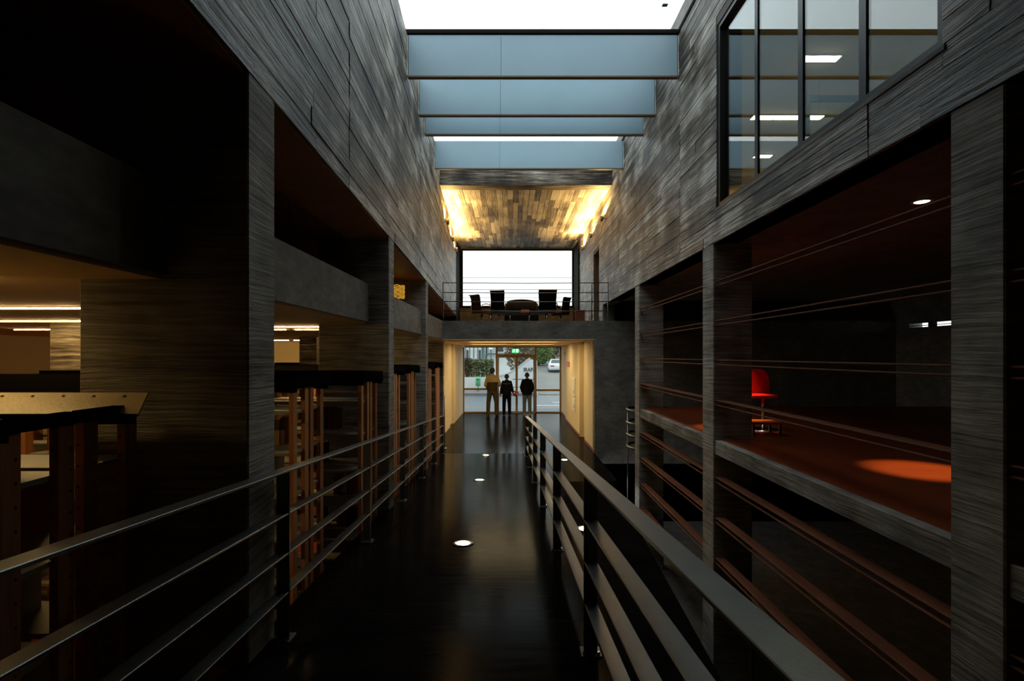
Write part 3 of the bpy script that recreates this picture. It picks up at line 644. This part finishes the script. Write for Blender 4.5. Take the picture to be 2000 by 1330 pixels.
for x in (-.8, -.3, .2, .65):
    for y in (-.2, .2):
        bm = bmesh.new(); tube(bm, [(x, y, 0), (x, y, .275)], .014, 8); obj('leg', bm, 'chrome', t, True)
t = thing('waste_box', 'small brown wooden box standing at the balcony edge', 'box', (1.66, 12.55, ZB))
obj('body', RB(-.11, .11, -.11, .11, 0, .27, .006, 1), 'brown_rail', t); obj('lid', RB(-.118, .118, -.118, .118, .27, .29, .004, 1), 'brown_rail', t)
# woven lamp glowing in the slot above the left slab
t = thing('woven_lamp', 'golden woven lampshade glowing in the dark slot above the left slab', 'lamp', (-1.93, 8.6, Z_SLAB1))
bm = bmesh.new()
for k in range(9):
    z = .16+.024*k; pts = [(.12*math.cos(a), .12*math.sin(a), z+.008*math.sin(a*6+k*2)) for a in [2*math.pi*i/28 for i in range(29)]]; tube(bm, pts, .010, 6)
obj('lamp_shade', bm, 'wicker_glow', t, True)
bm = bmesh.new(); tube(bm, [(0, 0, .02), (0, 0, .25)], .01, 8); obj('stem', bm, 'black_metal', t, True)
bm = bmesh.new(); lathe(bm, [(0, .025), (.08, .02), (.085, 0), (0, 0)], 20); obj('base', bm, 'black_metal', t, True)
for a in range(0, 360, 60):
    bm = bmesh.new(); r = math.radians(a); tube(bm, [(0, 0, .245), (.12*math.cos(r), .12*math.sin(r), .20)], .004, 5); obj('spoke', bm, 'straw', t)

# ------------------------------------------------------------------ entrance: doors, lobby fittings
DY = 20.4
def frame_boxes(lst, name, parent=None): return obj(name, boxes(lst), 'door_wood', parent)
w3 = struct(frame_boxes([(-1.95, -1.90, DY, DY+.09, 0, 2.63), (-1.90, -.65, DY, DY+.09, 2.60, 2.65), (-1.90, -.65, DY, DY+.09, .90, .985), (-1.90, -.65, DY, DY+.09, 0, .05), (-.65, -.57, DY, DY+.10, 0, 2.65)], 'window_3'))
obj('pane', B(-1.90, -.65, DY+.04, DY+.05, .985, 2.60), 'clear_glass', w3); obj('pane', B(-1.90, -.65, DY+.04, DY+.05, .05, .90), 'clear_glass', w3)
w4 = struct(frame_boxes([(1.90, 1.96, DY, DY+.09, 0, 2.65), (.98, 1.90, DY, DY+.09, 2.60, 2.65), (.98, 1.90, DY, DY+.09, .86, .945), (.98, 1.90, DY, DY+.09, 0, .05), (.90, .98, DY, DY+.10, 0, 2.65)], 'window_4'))
obj('pane', B(.98, 1.90, DY+.04, DY+.05, .945, 2.60), 'clear_glass', w4); obj('pane', B(.98, 1.90, DY+.04, DY+.05, .05, .86), 'clear_glass', w4)
tr = struct(frame_boxes([(-.57, .90, DY, DY+.09, 2.25, 2.33), (-.57, .90, DY, DY+.09, 2.60, 2.65)], 'window_7')); obj('pane', B(-.57, .90, DY+.04, DY+.05, 2.33, 2.60), 'clear_glass', tr)
for n_, x0, x1, hx in (('door_1', -.565, .185, .14), ('door_2', .185, .895, .23)):
    d_ = struct(frame_boxes([(x0, x0+.045, DY+.01, DY+.07, .01, 2.25), (x1-.045, x1, DY+.01, DY+.07, .01, 2.25), (x0+.045, x1-.045, DY+.01, DY+.07, 2.20, 2.25), (x0+.045, x1-.045, DY+.01, DY+.07, .01, .06)], n_))
    obj('pane', B(x0+.045, x1-.045, DY+.035, DY+.045, .06, 2.20), 'clear_glass', d_)
    bm = bmesh.new(); tube(bm, [(hx, DY+.01, 1.03), (hx, DY-.05, 1.03), (hx+(.11 if n_ == 'door_2' else -.11), DY-.05, 1.03)], .012, 8); obj('door_handle', bm, 'chrome', d_, True)
# exit sign
t = thing('exit_sign', 'green lit emergency exit sign with running figure hung over the door', 'sign', (.13, 19.3, 2.46))
obj('sign_body', RB(-.14, .14, -.02, .02, -.08, .08, .006, 1), 'white_paint', t); obj('sign_face', B(-.13, .13, -.024, -.02, -.072, .072), 'exit_green', t)
bm = bmesh.new()
for a in ((.03, .10, -.028, -.024, -.06, .06),): box(bm, *a)
lathe(bm, [(0, -.014), (.012, -.008), (.014, 0), (.012, .008), (0, .014)], 8, (-.045, -.026, .045))
tube(bm, [(-.05, -.026, .03), (-.06, -.026, -.01), (-.04, -.026, -.03), (-.065, -.026, -.06)], .009, 6); tube(bm, [(-.06, -.026, -.01), (-.09, -.026, -.035), (-.115, -.026, -.035)], .008, 6)
tube(bm, [(-.10, -.026, .0), (-.075, -.026, .02), (-.05, -.026, .022), (-.02, -.026, .0)], .007, 6); obj('pictogram', bm, 'exit_white', t)
for x in (-.1, .1): obj('hanger', B(x-.004, x+.004, -.004, .004, .078, .192), 'white_paint', t)
# fittings of the right lobby wall
t = thing('alarm_bell', 'small red round alarm sounder high on the lobby wall', 'alarm', (1.97, 18.6, 2.36))
bm = bmesh.new(); lathe(bm, [(0, 0), (.07, 0), (.07, .03), (.05, .055), (0, .06)], 18); o = obj('dome', bm, 'red_paint', t, True); o.rotation_euler = (0, -math.pi/2, 0)
t = thing('wall_sign', 'red and orange safety sign projecting on the lobby wall', 'sign', (1.90, 17.3, 1.99))
obj('plate', RB(-.012, 0, -.42, .42, -.09, .09, .003, 1), 'red_paint', t)
obj('symbol', B(-.015, -.012, -.05, .12, -.06, .06), 'canopy_cream', t); obj('symbol', B(-.015, -.012, -.36, -.26, -.06, .06), 'orange_sign', t)
t = thing('call_point', 'small red fire call point on the lobby wall', 'alarm', (1.97, 18.5, 1.18)); obj('case', RB(-.04, 0, -.06, .06, -.06, .06, .006, 2), 'red_paint', t); obj('glass_face', B(-.043, -.04, -.035, .035, -.035, .035), 'white_paint', t)
for z0, z1, lab in ((1.05, 1.62, 'upper white metal cabinet on the lobby wall'), (.62, 1.0, 'lower white metal cabinet on the lobby wall')):
    t = thing('wall_cabinet', lab, 'cabinet', (1.90, 15.55, z0)); obj('body', RB(-.045, 0, -.32, .32, 0, z1-z0, .005, 1), 'white_paint', t); dd = obj('door', RB(-.052, -.045, -.29, .29, .03, z1-z0-.03, .003, 1), 'white_paint', t); obj('handle', RB(-.062, -.052, -.25, -.23, .1, .2, .002, 1), 'steel', dd)
t = thing('leaning_panel', 'reddish wooden panel standing at the lobby wall by the end of the railing', 'panel', (-1.86, 13.25, 0))
obj('board', RB(-.10, .10, -.02, .02, 0, .72, .004, 1), 'panel_wood', t); obj('edge_strip', RB(.10, .115, -.022, .022, 0, .73, .003, 1), 'brown_rail', t)
t = thing('barrier_pole', 'thin pale metal pole at the foot of the ramp railing', 'pole', (-1.66, 12.6, 0))
bm = bmesh.new(); tube(bm, [(0, 0, .01), (0, 0, 1.30)], .012, 10); obj('pole', bm, 'steel', t, True); bm = bmesh.new(); lathe(bm, [(0, .015), (.06, .012), (.065, 0), (0, 0)], 16); obj('base', bm, 'steel', t, True)

# ------------------------------------------------------------------ people
def blob(name, fn, mat, parent, vox=.012, sm=4):
    bm = bmesh.new(); fn(bm); bmesh.ops.recalc_face_normals(bm, faces=list(bm.faces)); o = obj(name, bm, mat, parent, True)
    r = o.modifiers.new('remesh', 'REMESH'); r.mode = 'VOXEL'; r.voxel_size = vox; r.use_smooth_shade = True
    s = o.modifiers.new('smooth', 'SMOOTH'); s.factor = .5; s.iterations = sm
    return o
def loft(bm, rings, n=14):
    rv = []
    for (x, y, z, rx, ry) in rings:
        rv.append([bm.verts.new((x+rx*math.cos(2*math.pi*k/n), y+ry*math.sin(2*math.pi*k/n), z)) for k in range(n)])
    for i in range(len(rv)-1):
        for k in range(n): bm.faces.new((rv[i][k], rv[i][(k+1) % n], rv[i+1][(k+1) % n], rv[i+1][k]))
    bm.faces.new(rv[0][::-1]); bm.faces.new(rv[-1])
def hand(bm, w, d, side, curl=.5):
    """palm and five fingers; w wrist point, d direction of the hand, side = +1/-1 where the thumb leaves (along +y)"""
    w = Vector(w); d = Vector(d).normalized(); th = Vector((0, 1, 0)); th = (th-d*th.dot(d)).normalized(); nrm = d.cross(th).normalized()*side
    k = w+d*.085
    capsule(bm, w, k, .026, .034, 8, (1, .6) if False else (1, 1))
    for i, l in enumerate((.068, .078, .072, .056)):
        o = k+th*(.030-.020*i)-d*.005; m1 = o+d*l*.5+nrm*.008*curl; m2 = m1+(d*.75+nrm*curl*.8).normalized()*l*.5
        capsule(bm, o, m1, .0095, .009, 6); capsule(bm, m1, m2, .009, .0075, 6)
    o = w+d*.03+th*.026; m1 = o+(d*.6+th*.7).normalized()*.036; capsule(bm, o, m1, .012, .010, 6); capsule(bm, m1, m1+(d+th*.2).normalized()*.03, .010, .008, 6)
def person(lab, x, y, H, rz, arms, jacket, trouser, shoes, stance=.10, hem=.94, lean=0, head_turn=0, build=1.0, yoke=None):
    """arms: [(shoulder->elbow->wrist offsets, hand dir)] for right(+x) and left(-x). All sizes for 1.75 m, scaled to H; figure faces +y"""
    t = thing('person', lab, 'person', (x, y, 0), rz); s = H/1.75; t.scale = (s, s, s); b = build
    sh = .168*b
    E = []
    for sd, (el, wr, hd) in zip((1, -1), arms):
        S_ = Vector((sd*sh, -.01+lean, 1.435)); E.append((sd, S_, Vector(el), Vector(wr), Vector(hd)))
    legs = []
    for sd in (1, -1):
        legs.append((sd, Vector((sd*.088, lean*.4, .93)), Vector((sd*(stance*.95), .025, .50)), Vector((sd*stance, -.015, .085))))
    hc = Vector((0, .025+lean*1.2, 1.635))
    def body(bm):
        loft(bm, [(0, lean*.3, .90, .15*b, .10), (0, lean*.4, 1.0, .16*b, .105), (0, lean*.6, 1.12, .14*b, .095), (0, lean*.8, 1.28, .165*b, .105), (0, lean, 1.40, .175*b, .10), (0, lean, 1.46, .10, .07)])
        capsule(bm, (0, lean, 1.42), (0, .015+lean*1.1, 1.56), .062, .056)
        R = Matrix.Rotation(head_turn, 3, 'Z')
        def hp(p): return hc+R @ Vector(p)
        capsule(bm, hp((0, -.012, .025)), hp((0, .008, .030)), .093, .090, 14)            # cranium
        capsule(bm, hp((0, .012, -.03)), hp((0, .040, -.082)), .074, .046, 12)           # face and jaw
        capsule(bm, hp((0, .094, .010)), hp((0, .118, -.025)), .010, .014, 8)            # nose
        capsule(bm, hp((-.018, .083, -.055)), hp((.018, .083, -.055)), .008, .008, 6)     # mouth
        for sd in (1, -1): capsule(bm, hp((sd*.090, -.005, .012)), hp((sd*.092, -.002, -.025)), .018, .012, 8)
        for sd, S_, el, wr, hd in E:
            capsule(bm, S_, el, .046, .038); capsule(bm, el, wr, .037, .026); hand(bm, wr, hd, 1 if sd > 0 else -1, .7)
        for sd, h, k, a in legs:
            capsule(bm, h, k, .075, .050); capsule(bm, k, a, .050, .034); capsule(bm, a+Vector((0, -.02, -.04)), a+Vector((0, .12, -.05)), .034, .028)
    bo = blob('body', body, 'skin', t, .009, 2)
    for sd in (1, -1):
        bm = bmesh.new(); lathe(bm, [(0, -.010), (.008, -.006), (.010, 0), (.008, .006), (0, .010)], 8); e = obj('eye', bm, 'white_paint', t, True)
        e.location = hc+Matrix.Rotation(head_turn, 3, 'Z') @ Vector((sd*.031, .090, .012))
    def hair(bm):
        R = Matrix.Rotation(head_turn, 3, 'Z')
        def hp(p): return hc+R @ Vector(p)
        capsule(bm, hp((0, -.020, .038)), hp((0, .012, .050)), .101, .092, 14); capsule(bm, hp((0, -.040, .00)), hp((0, -.050, -.045)), .076, .054, 12)
    blob('hair', hair, 'hair', t, .010, 2)
    def jk(bm):
        loft(bm, [(0, lean*.3, hem-.02, .185*b, .130), (0, lean*.3, hem+.03, .19*b, .135), (0, lean*.5, 1.06, .185*b, .130), (0, lean*.7, 1.20, .185*b, .135), (0, lean*.9, 1.34, .190*b, .132), (0, lean, 1.42, .165*b, .110), (0, lean, 1.475, .10, .082), (0, lean, 1.525, .078, .072)])
        for sd, S_, el, wr, hd in E:
            capsule(bm, S_+Vector((-sd*.025, 0, -.01)), el, .070, .056); capsule(bm, el, wr-(wr-el).normalized()*.03, .056, .044)
    j = blob('jacket', jk, jacket, t, .013, 4)
    if yoke:
        def yk(bm):
            loft(bm, [(0, lean*.9, 1.24, .196*b, .143), (0, lean*.9, 1.34, .199*b, .141), (0, lean, 1.42, .174*b, .119), (0, lean, 1.48, .108, .091), (0, lean, 1.54, .084, .080)])
            for sd, S_, el, wr, hd in E:
                capsule(bm, S_+Vector((-sd*.025, 0, -.01)), S_.lerp(el, .75), .077, .066)
                if yoke[1]: capsule(bm, S_.lerp(el, .75), el, .066, .062); capsule(bm, el, el.lerp(wr, .85), .062, .050)
        blob('jacket_yoke', yk, yoke[0], t, .013, 3)
    def tp(bm):
        loft(bm, [(0, lean*.2, .82, .165*b, .115), (0, lean*.3, .92, .175*b, .125), (0, lean*.4, hem+.05, .17*b, .118)])
        for sd, h, k, a in legs:
            capsule(bm, h+Vector((0, 0, -.03)), k, .106, .080); capsule(bm, k, a+Vector((0, -.005, -.015)), .080, .070)
    blob('trousers', tp, trouser, t, .013, 3)
    for sd, h, k, a in legs:
        def shf(bm):
            capsule(bm, a+Vector((0, -.03, -.035)), a+Vector((0, .02, -.035)), .048, .045); capsule(bm, a+Vector((0, .02, -.042)), a+Vector((sd*.012, .14, -.05)), .043, .033)
        blob('shoe', shf, shoes, t, .010, 2)
    return t
# man in the tan jacket, one arm raised in front of him
p1 = person('man seen from behind in a tan and brown jacket and khaki trousers', -.745, 19.35, 1.80, -.12,
       [((.27, .06, 1.16), (.22, .26, 1.10), (-.5, .7, 0)), ((-.245, -.02, 1.14), (-.18, .16, .98), (.5, .6, -.3))],
       'brown_cloth', 'khaki_cloth', 'shoe_dark', stance=.155, hem=.93, head_turn=-.35, build=1.05, yoke=('tan_cloth', True))
p2 = person('man seen from behind in dark clothes holding a red ball under his arm', -.20, 19.55, 1.56, .05,
       [((.235, -.05, 1.15), (.285, .08, .93), (.1, .8, -.4)), ((-.235, -.04, 1.14), (-.255, .06, .90), (-.05, .3, -1))],
       'navy_cloth', 'black_cloth', 'shoe_dark', stance=.12, hem=.90, build=1.05, yoke=None)
p3 = person('man seen from behind in a black jacket and grey jeans, hands in front', .575, 19.55, 1.62, .0,
       [((.25, -.05, 1.15), (.19, .10, .93), (-.5, .5, -.3)), ((-.25, -.05, 1.15), (-.19, .10, .93), (.5, .5, -.3))],
       'black_cloth', 'grey_denim', 'shoe_pale', stance=.115, hem=.86, build=1.08)
bm = bmesh.new(); tube(bm, [(-.17, -.128, 1.37), (-.08, -.137, 1.355), (.08, -.137, 1.355), (.17, -.128, 1.37)], .010, 6); obj('jacket_stripe', bm, 'grey_stripe', p2, True)
t = thing('ball', 'red and white ball held under the arm of the man in dark clothes', 'ball', (.14, 19.60, .835))
bm = bmesh.new(); bmesh.ops.create_uvsphere(bm, u_segments=20, v_segments=12, radius=.115); obj('cover', bm, 'shoe_red', t, True)
for k in range(6):
    a = 2*math.pi*k/6; bm = bmesh.new(); bmesh.ops.create_uvsphere(bm, u_segments=10, v_segments=6, radius=.04)
    p = obj('patch', bm, 'white_paint', t, True); p.location = (.082*math.cos(a), .082*math.sin(a), .02*(-1)**k)

# ------------------------------------------------------------------ outside
struct(obj('pavement', boxes([(-14, 14, 20.7, 22.6, -.4, -.05)]), 'paving'))
struct(obj('road', boxes([(-40, 40, 22.6, 31.6, -.4, -.16)]), 'asphalt'))
struct(obj('kerb', boxes([(-30, 1.5, 31.0, 33.2, -.4, .0)]), 'paving'))
for x0, x1, y, lab in ((1.2, 8, 25.0, 'long white lane line on the road outside'), (2.1, 4.2, 26.6, 'short white lane dash on the road outside')):
    tag(obj('lane_line', RB(x0, x1, y-.06, y+.06, -.162, -.152, .002, 1), 'road_line'), lab, 'road marking')
# retaining wall with lettering
bm = bmesh.new(); extrude_poly(bm, [(-9, -.2), (1.62, -.2), (1.62, 1.95), (1.18, 2.05), (1.0, 1.95), (.5, 1.55), (.0, 1.22), (-.45, .98), (-1.0, .88), (-9, .86)], 'y', 33.0, 33.25)
t = thing('garden_wall', 'white rendered street wall with dark lettering and a rising top edge', 'wall', (0, 0, 0)); obj('wall_body', bm, 'render_white', t)
bm = bmesh.new(); P_ = [(1.18, 2.05), (1.0, 1.95), (.5, 1.55), (.0, 1.22), (-.45, .98), (-1.0, .88)]
extrude_poly(bm, [(a, c) for a, c in P_]+[(a, c+.10) for a, c in P_[::-1]], 'y', 32.97, 33.28); obj('coping', bm, 'render_grey', t)
cu = bpy.data.curves.new('lettering', 'FONT'); cu.body = 'IRAPA'; cu.size = .34; cu.extrude = .008; cu.offset = .012; cu.space_character = 1.08
fo = bpy.data.objects.new('lettering_source', cu); C.objects.link(fo)
dg = bpy.context.evaluated_depsgraph_get(); me = bpy.data.meshes.new_from_object(fo.evaluated_get(dg)); bpy.data.objects.remove(fo)
me.materials.clear(); me.materials.append(MATS['letter_dark'])
lo = bpy.data.objects.new('lettering', me); C.objects.link(lo); lo.parent = t; lo.scale = (.82, 1, 1); lo.location = (.74, 32.99, 1.25); lo.rotation_euler = (math.pi/2, 0, 0)
obj('painted_line', B(.05, 1.5, 32.99, 33.0, .72, .78), 'blue_paint', t); obj('plaque', B(.85, 1.08, 32.985, 33.0, .95, 1.12), 'blue_paint', t); obj('plaque_face', B(.88, 1.05, 32.98, 32.986, .98, 1.09), 'white_paint', t)
for i in range(16):
    bm = bmesh.new(); x = -6.0+i*.33; tube(bm, [(x, 33.12, .86), (x, 33.12, 1.10)], [.016, .006], 5); obj('spike', bm, 'render_grey', t)
# litter bin
t = thing('litter_bin', 'green street litter bin on a pole before the white wall', 'bin', (-2.16, 32.55, 0))
bm = bmesh.new(); lathe(bm, [(0, .33), (.15, .34), (.165, .84), (.15, .90), (.10, .93), (0, .935)], 18); obj('bin_body', bm, 'bin_green', t, True)
bm = bmesh.new(); lathe(bm, [(.166, .78), (.175, .79), (.175, .82), (.166, .83)], 18); obj('rim', bm, 'bin_green', t, True)
obj('opening', B(-.09, .09, -.168, -.14, .72, .79), 'window_dark', t); bm = bmesh.new(); tube(bm, [(0, .1, 0), (0, .1, .7)], .025, 8); obj('pole', bm, 'fin_dark', t, True)
# leaf masses
def leaves(bm, n, fn, size):
    for _ in range(n):
        c = Vector(fn()); a = random.uniform(0, 6.28); b = random.uniform(-1, 1); u = Vector((math.cos(a), math.sin(a), b*.6)).normalized(); v = u.cross(Vector((random.uniform(-1, 1), random.uniform(-1, 1), random.uniform(-1, 1)))).normalized(); s = size*random.uniform(.6, 1.3)
        bm.faces.new([bm.verts.new(c-u*s), bm.verts.new(c+v*s*.5), bm.verts.new(c+u*s), bm.verts.new(c-v*s*.5)])
def hedge(x0, x1, lab, mat, top, n):
    t = thing('hedge', lab, 'hedge', ((x0+x1)/2, 33.9, 0))
    h = (x1-x0)/2
    bm = bmesh.new(); leaves(bm, n, lambda: (random.uniform(-h+.02, h-.02), random.uniform(-.5, .4), .5+(top-.5)*random.random()**.7+random.uniform(-.08, .10)), .085)
    f = obj('foliage', bm, mat, t); f['kind'] = 'stuff'
    for i in range(5):
        bm = bmesh.new(); x = -h*.8+i*h*.4; tube(bm, [(x, 0, -.05), (x+.05, .02, .6), (x-.05, 0, 1.1)], [.04, .03, .015], 6); obj('stem', bm, 'bark', t)
hedge(-3.6, -2.62, 'dark green hedge clump with a few blooms behind the white wall', 'leaf_dark', 2.02, 2600)
hedge(-2.62, -1.2, 'olive green hedge clump behind the white wall', 'leaf_mid', 1.98, 3400)
# house with slanted fins
t = thing('house', 'white house with dark slanted fins above the hedge', 'building', (-3.2, 40, 0))
obj('wall', B(-4.5, 1.05, 0, 6, -.2, 5.5), 'render_white', t)
for i in range(7):
    x = -.75+i*.32
    bm = bmesh.new(); extrude_poly(bm, [(-.02, 1.0), (-.10, 1.0), (-.10, 2.75), (-.55, 3.25), (-.50, 3.30), (-.02, 2.85)], 'x', x-.03, x+.03); obj('fin', bm, 'fin_dark', t)
    if i < 6: w_ = obj('window', B(x+.07, x+.24, -.02, .02, 1.6, 2.7), 'window_dark' if i % 3 == 1 else 'render_grey', t)
bm = bmesh.new(); tube(bm, [(.98, -.07, 0), (.98, -.07, 5)], .07, 8); obj('drainpipe', bm, 'pipe_green', t, True)
t = thing('house', 'grey rendered house with a balcony behind the lettered wall', 'building', (0, 41, 0))
obj('wall', B(-2.0, 1.35, 0, 5, -.2, 2.35), 'render_grey', t); obj('wall', B(-2.0, .9, .4, 5, 2.35, 5), 'render_white', t); obj('balcony_slab', B(-2.1, 1.4, -.35, .4, 2.35, 2.45), 'fin_dark', t)
for i in range(22): obj('baluster', B(-2.05+i*.15, -2.03+i*.15, -.32, -.30, 2.45, 3.1), 'fin_dark', t)
obj('window', B(-.1, .3, -.02, .02, 1.5, 2.15), 'cream', t); obj('window', B(-1.2, -.7, .38, .42, 2.6, 3.6), 'window_dark', t)
t = thing('street_lamp', 'round white globe street lamp in front of the houses', 'lamp', (-1.50, 36.5, 0))
bm = bmesh.new(); tube(bm, [(0, 0, -.1), (0, 0, 2.75)], [.05, .035], 8); obj('pole', bm, 'fin_dark', t, True); bm = bmesh.new(); bmesh.ops.create_uvsphere(bm, u_segments=16, v_segments=10, radius=.17); g = obj('globe', bm, 'white_paint', t, True); g.location = (0, 0, 2.88)
# rising road with parked car
bm = bmesh.new(); hexa(bm, [(1.7, 31.6, -.5), (12, 31.6, -.5), (14, 75, -.5), (2.2, 75, -.5)], [(1.7, 31.6, -.12), (12, 31.6, -.12), (14, 75, 1.60), (2.2, 75, 1.60)]); struct(obj('hill_road', bm, 'hill_road'))
def hz(y): return -.12+(y-31.6)*1.72/43.4
cy = 50.0
t = thing('car', 'silver saloon car seen from behind, parked up the rising road', 'car', (4.38, cy, hz(cy))); t.scale = (.92, .92, .85); t.rotation_euler = (math.atan(.0477), 0, -.04)
def sec(y, pts): return [(p[0], y, p[1]) for p in pts]
def ring(w, z0, zb, wt, zt): return [(-w*.93, z0), (-w, z0+.18), (-w, zb-.10), (-w*.95, zb), (-wt, zt), (wt, zt), (w*.95, zb), (w, zb-.10), (w, z0+.18), (w*.93, z0)]
secs = [(-.02, ring(.80, .34, .86, .74, .90)), (.10, ring(.85, .26, .92, .76, .97)), (.55, ring(.87, .22, .95, .76, 1.0)), (.75, ring(.875, .22, .95, .70, 1.05)), (1.35, ring(.875, .22, .94, .56, 1.40)), (2.3, ring(.875, .22, .93, .57, 1.43)), (3.1, ring(.87, .22, .92, .66, 1.02)), (4.1, ring(.83, .25, .80, .70, .84)), (4.3, ring(.72, .34, .70, .62, .74))]
bm = bmesh.new(); rv = [[bm.verts.new((p[0], y, p[1])) for p in r] for y, r in secs]
for j in range(len(rv)-1):
    for k in range(10): bm.faces.new((rv[j][k], rv[j][(k+1) % 10], rv[j+1][(k+1) % 10], rv[j+1][k]))
bm.faces.new(rv[0]); bm.faces.new(rv[-1][::-1]); bmesh.ops.recalc_face_normals(bm, faces=list(bm.faces)); obj('car_body', bm, 'car_silver', t, True)
bm = bmesh.new(); hexa(bm, [(-.60, .80, 1.075), (.60, .80, 1.075), (.50, 1.31, 1.375), (-.50, 1.31, 1.375)], [(-.60, .78, 1.10), (.60, .78, 1.10), (.50, 1.29, 1.40), (-.50, 1.29, 1.40)]); obj('rear_window', bm, 'car_glass', t)
for s in (-1, 1):
    bm = bmesh.new(); hexa(bm, [(s*.50-.16, -.045, .68), (s*.50+.22*1, -.035, .70), (s*.50+.22, .05, .70), (s*.50-.16, .05, .68)], [(s*.50-.16, -.035, .82), (s*.50+.22, -.02, .84), (s*.50+.22, .05, .84), (s*.50-.16, .05, .82)]); obj('tail_light', bm, 'tail_red', t)
    for y in (.85, 3.45):
        bm = bmesh.new(); lathe(bm, [(0, -.09), (.20, -.09), (.30, -.08), (.315, 0), (.30, .08), (.20, .09), (0, .09)], 18); w_ = obj('wheel', bm, 'tyre', t, True); w_.location = (s*.77, y, .31); w_.rotation_euler = (0, math.pi/2, 0)
    obj('mirror', RB(s*.95-.08, s*.95+.08, 2.85, 2.95, .92, 1.04, .02, 2), 'car_silver', t)
obj('bumper', RB(-.82, .82, -.10, .05, .32, .56, .04, 2), 'car_silver', t); obj('number_plate', B(-.26, .26, -.035, -.02, .60, .71), 'white_paint', t)
# trees and scrub
def tree(x, y, z, h, r, lab, mat, n, lean=0, low=.35):
    t = thing('tree', lab, 'tree', (x, y, z))
    bm = bmesh.new(); tube(bm, [(0, 0, -.2), (lean*.3, 0, h*.25), (lean*.7, .1, h*.5), (lean, 0, h*.8)], [.16, .13, .09, .04], 8); obj('trunk', bm, 'bark', t, True)
    for k in range(6):
        a = random.uniform(0, 6.28); z0 = h*random.uniform(.3, .65); bm = bmesh.new(); p = Vector((lean*z0/h, 0, z0)); q = p+Vector((math.cos(a)*r*.8, math.sin(a)*r*.8, r*.5*random.uniform(.1, 1))); tube(bm, [p, p.lerp(q, .5)+Vector((0, 0, .1)), q], [.06, .04, .015], 6); obj('branch', bm, 'bark', t, True)
    def f():
        while True:
            v = Vector((random.uniform(-1, 1), random.uniform(-1, 1), random.uniform(-1, 1)))
            if .35 < v.length < 1: return (lean+v.x*r, v.y*r, h*(low+.35)+v.z*h*.38)
    bm = bmesh.new(); leaves(bm, n, f, .16); o = obj('foliage', bm, mat, t); o['kind'] = 'stuff'
tree(3.2, 62, hz(62), 4.5, 1.7, 'bushy pale green tree at the top of the rising road', 'leaf_light', 2600, .2, .05)
tree(1.4, 58, .8, 4.6, 1.5, 'dry brownish tree left of the rising road', 'leaf_dry', 2200, -.2, .15)
tree(6.9, 58, hz(60), 5.0, 1.6, 'greyish tree behind the parked car', 'leaf_dry', 2200, .3, .12)
tree(4.4, 68, hz(68), 6, 2.6, 'broad dark green tree closing the end of the rising road', 'leaf_dark', 3200, 0, .05)
tree(.35, 36.6, 0, 4.0, .95, 'small dry tree with hanging twigs behind the lettered wall', 'leaf_dry', 900, .1, .30)
tree(-.6, 78, 1.5, 7, 3.0, 'large olive tree far behind the houses', 'leaf_mid', 3200, 0, .05)
tree(10.4, 70, 1.4, 7, 3.0, 'large dark tree far behind the parked car', 'leaf_dark', 3200, 0, .05)
struct(obj('hill', boxes([(-60, 60, 84, 85, -1, 6.0)]), 'leaf_dry'))
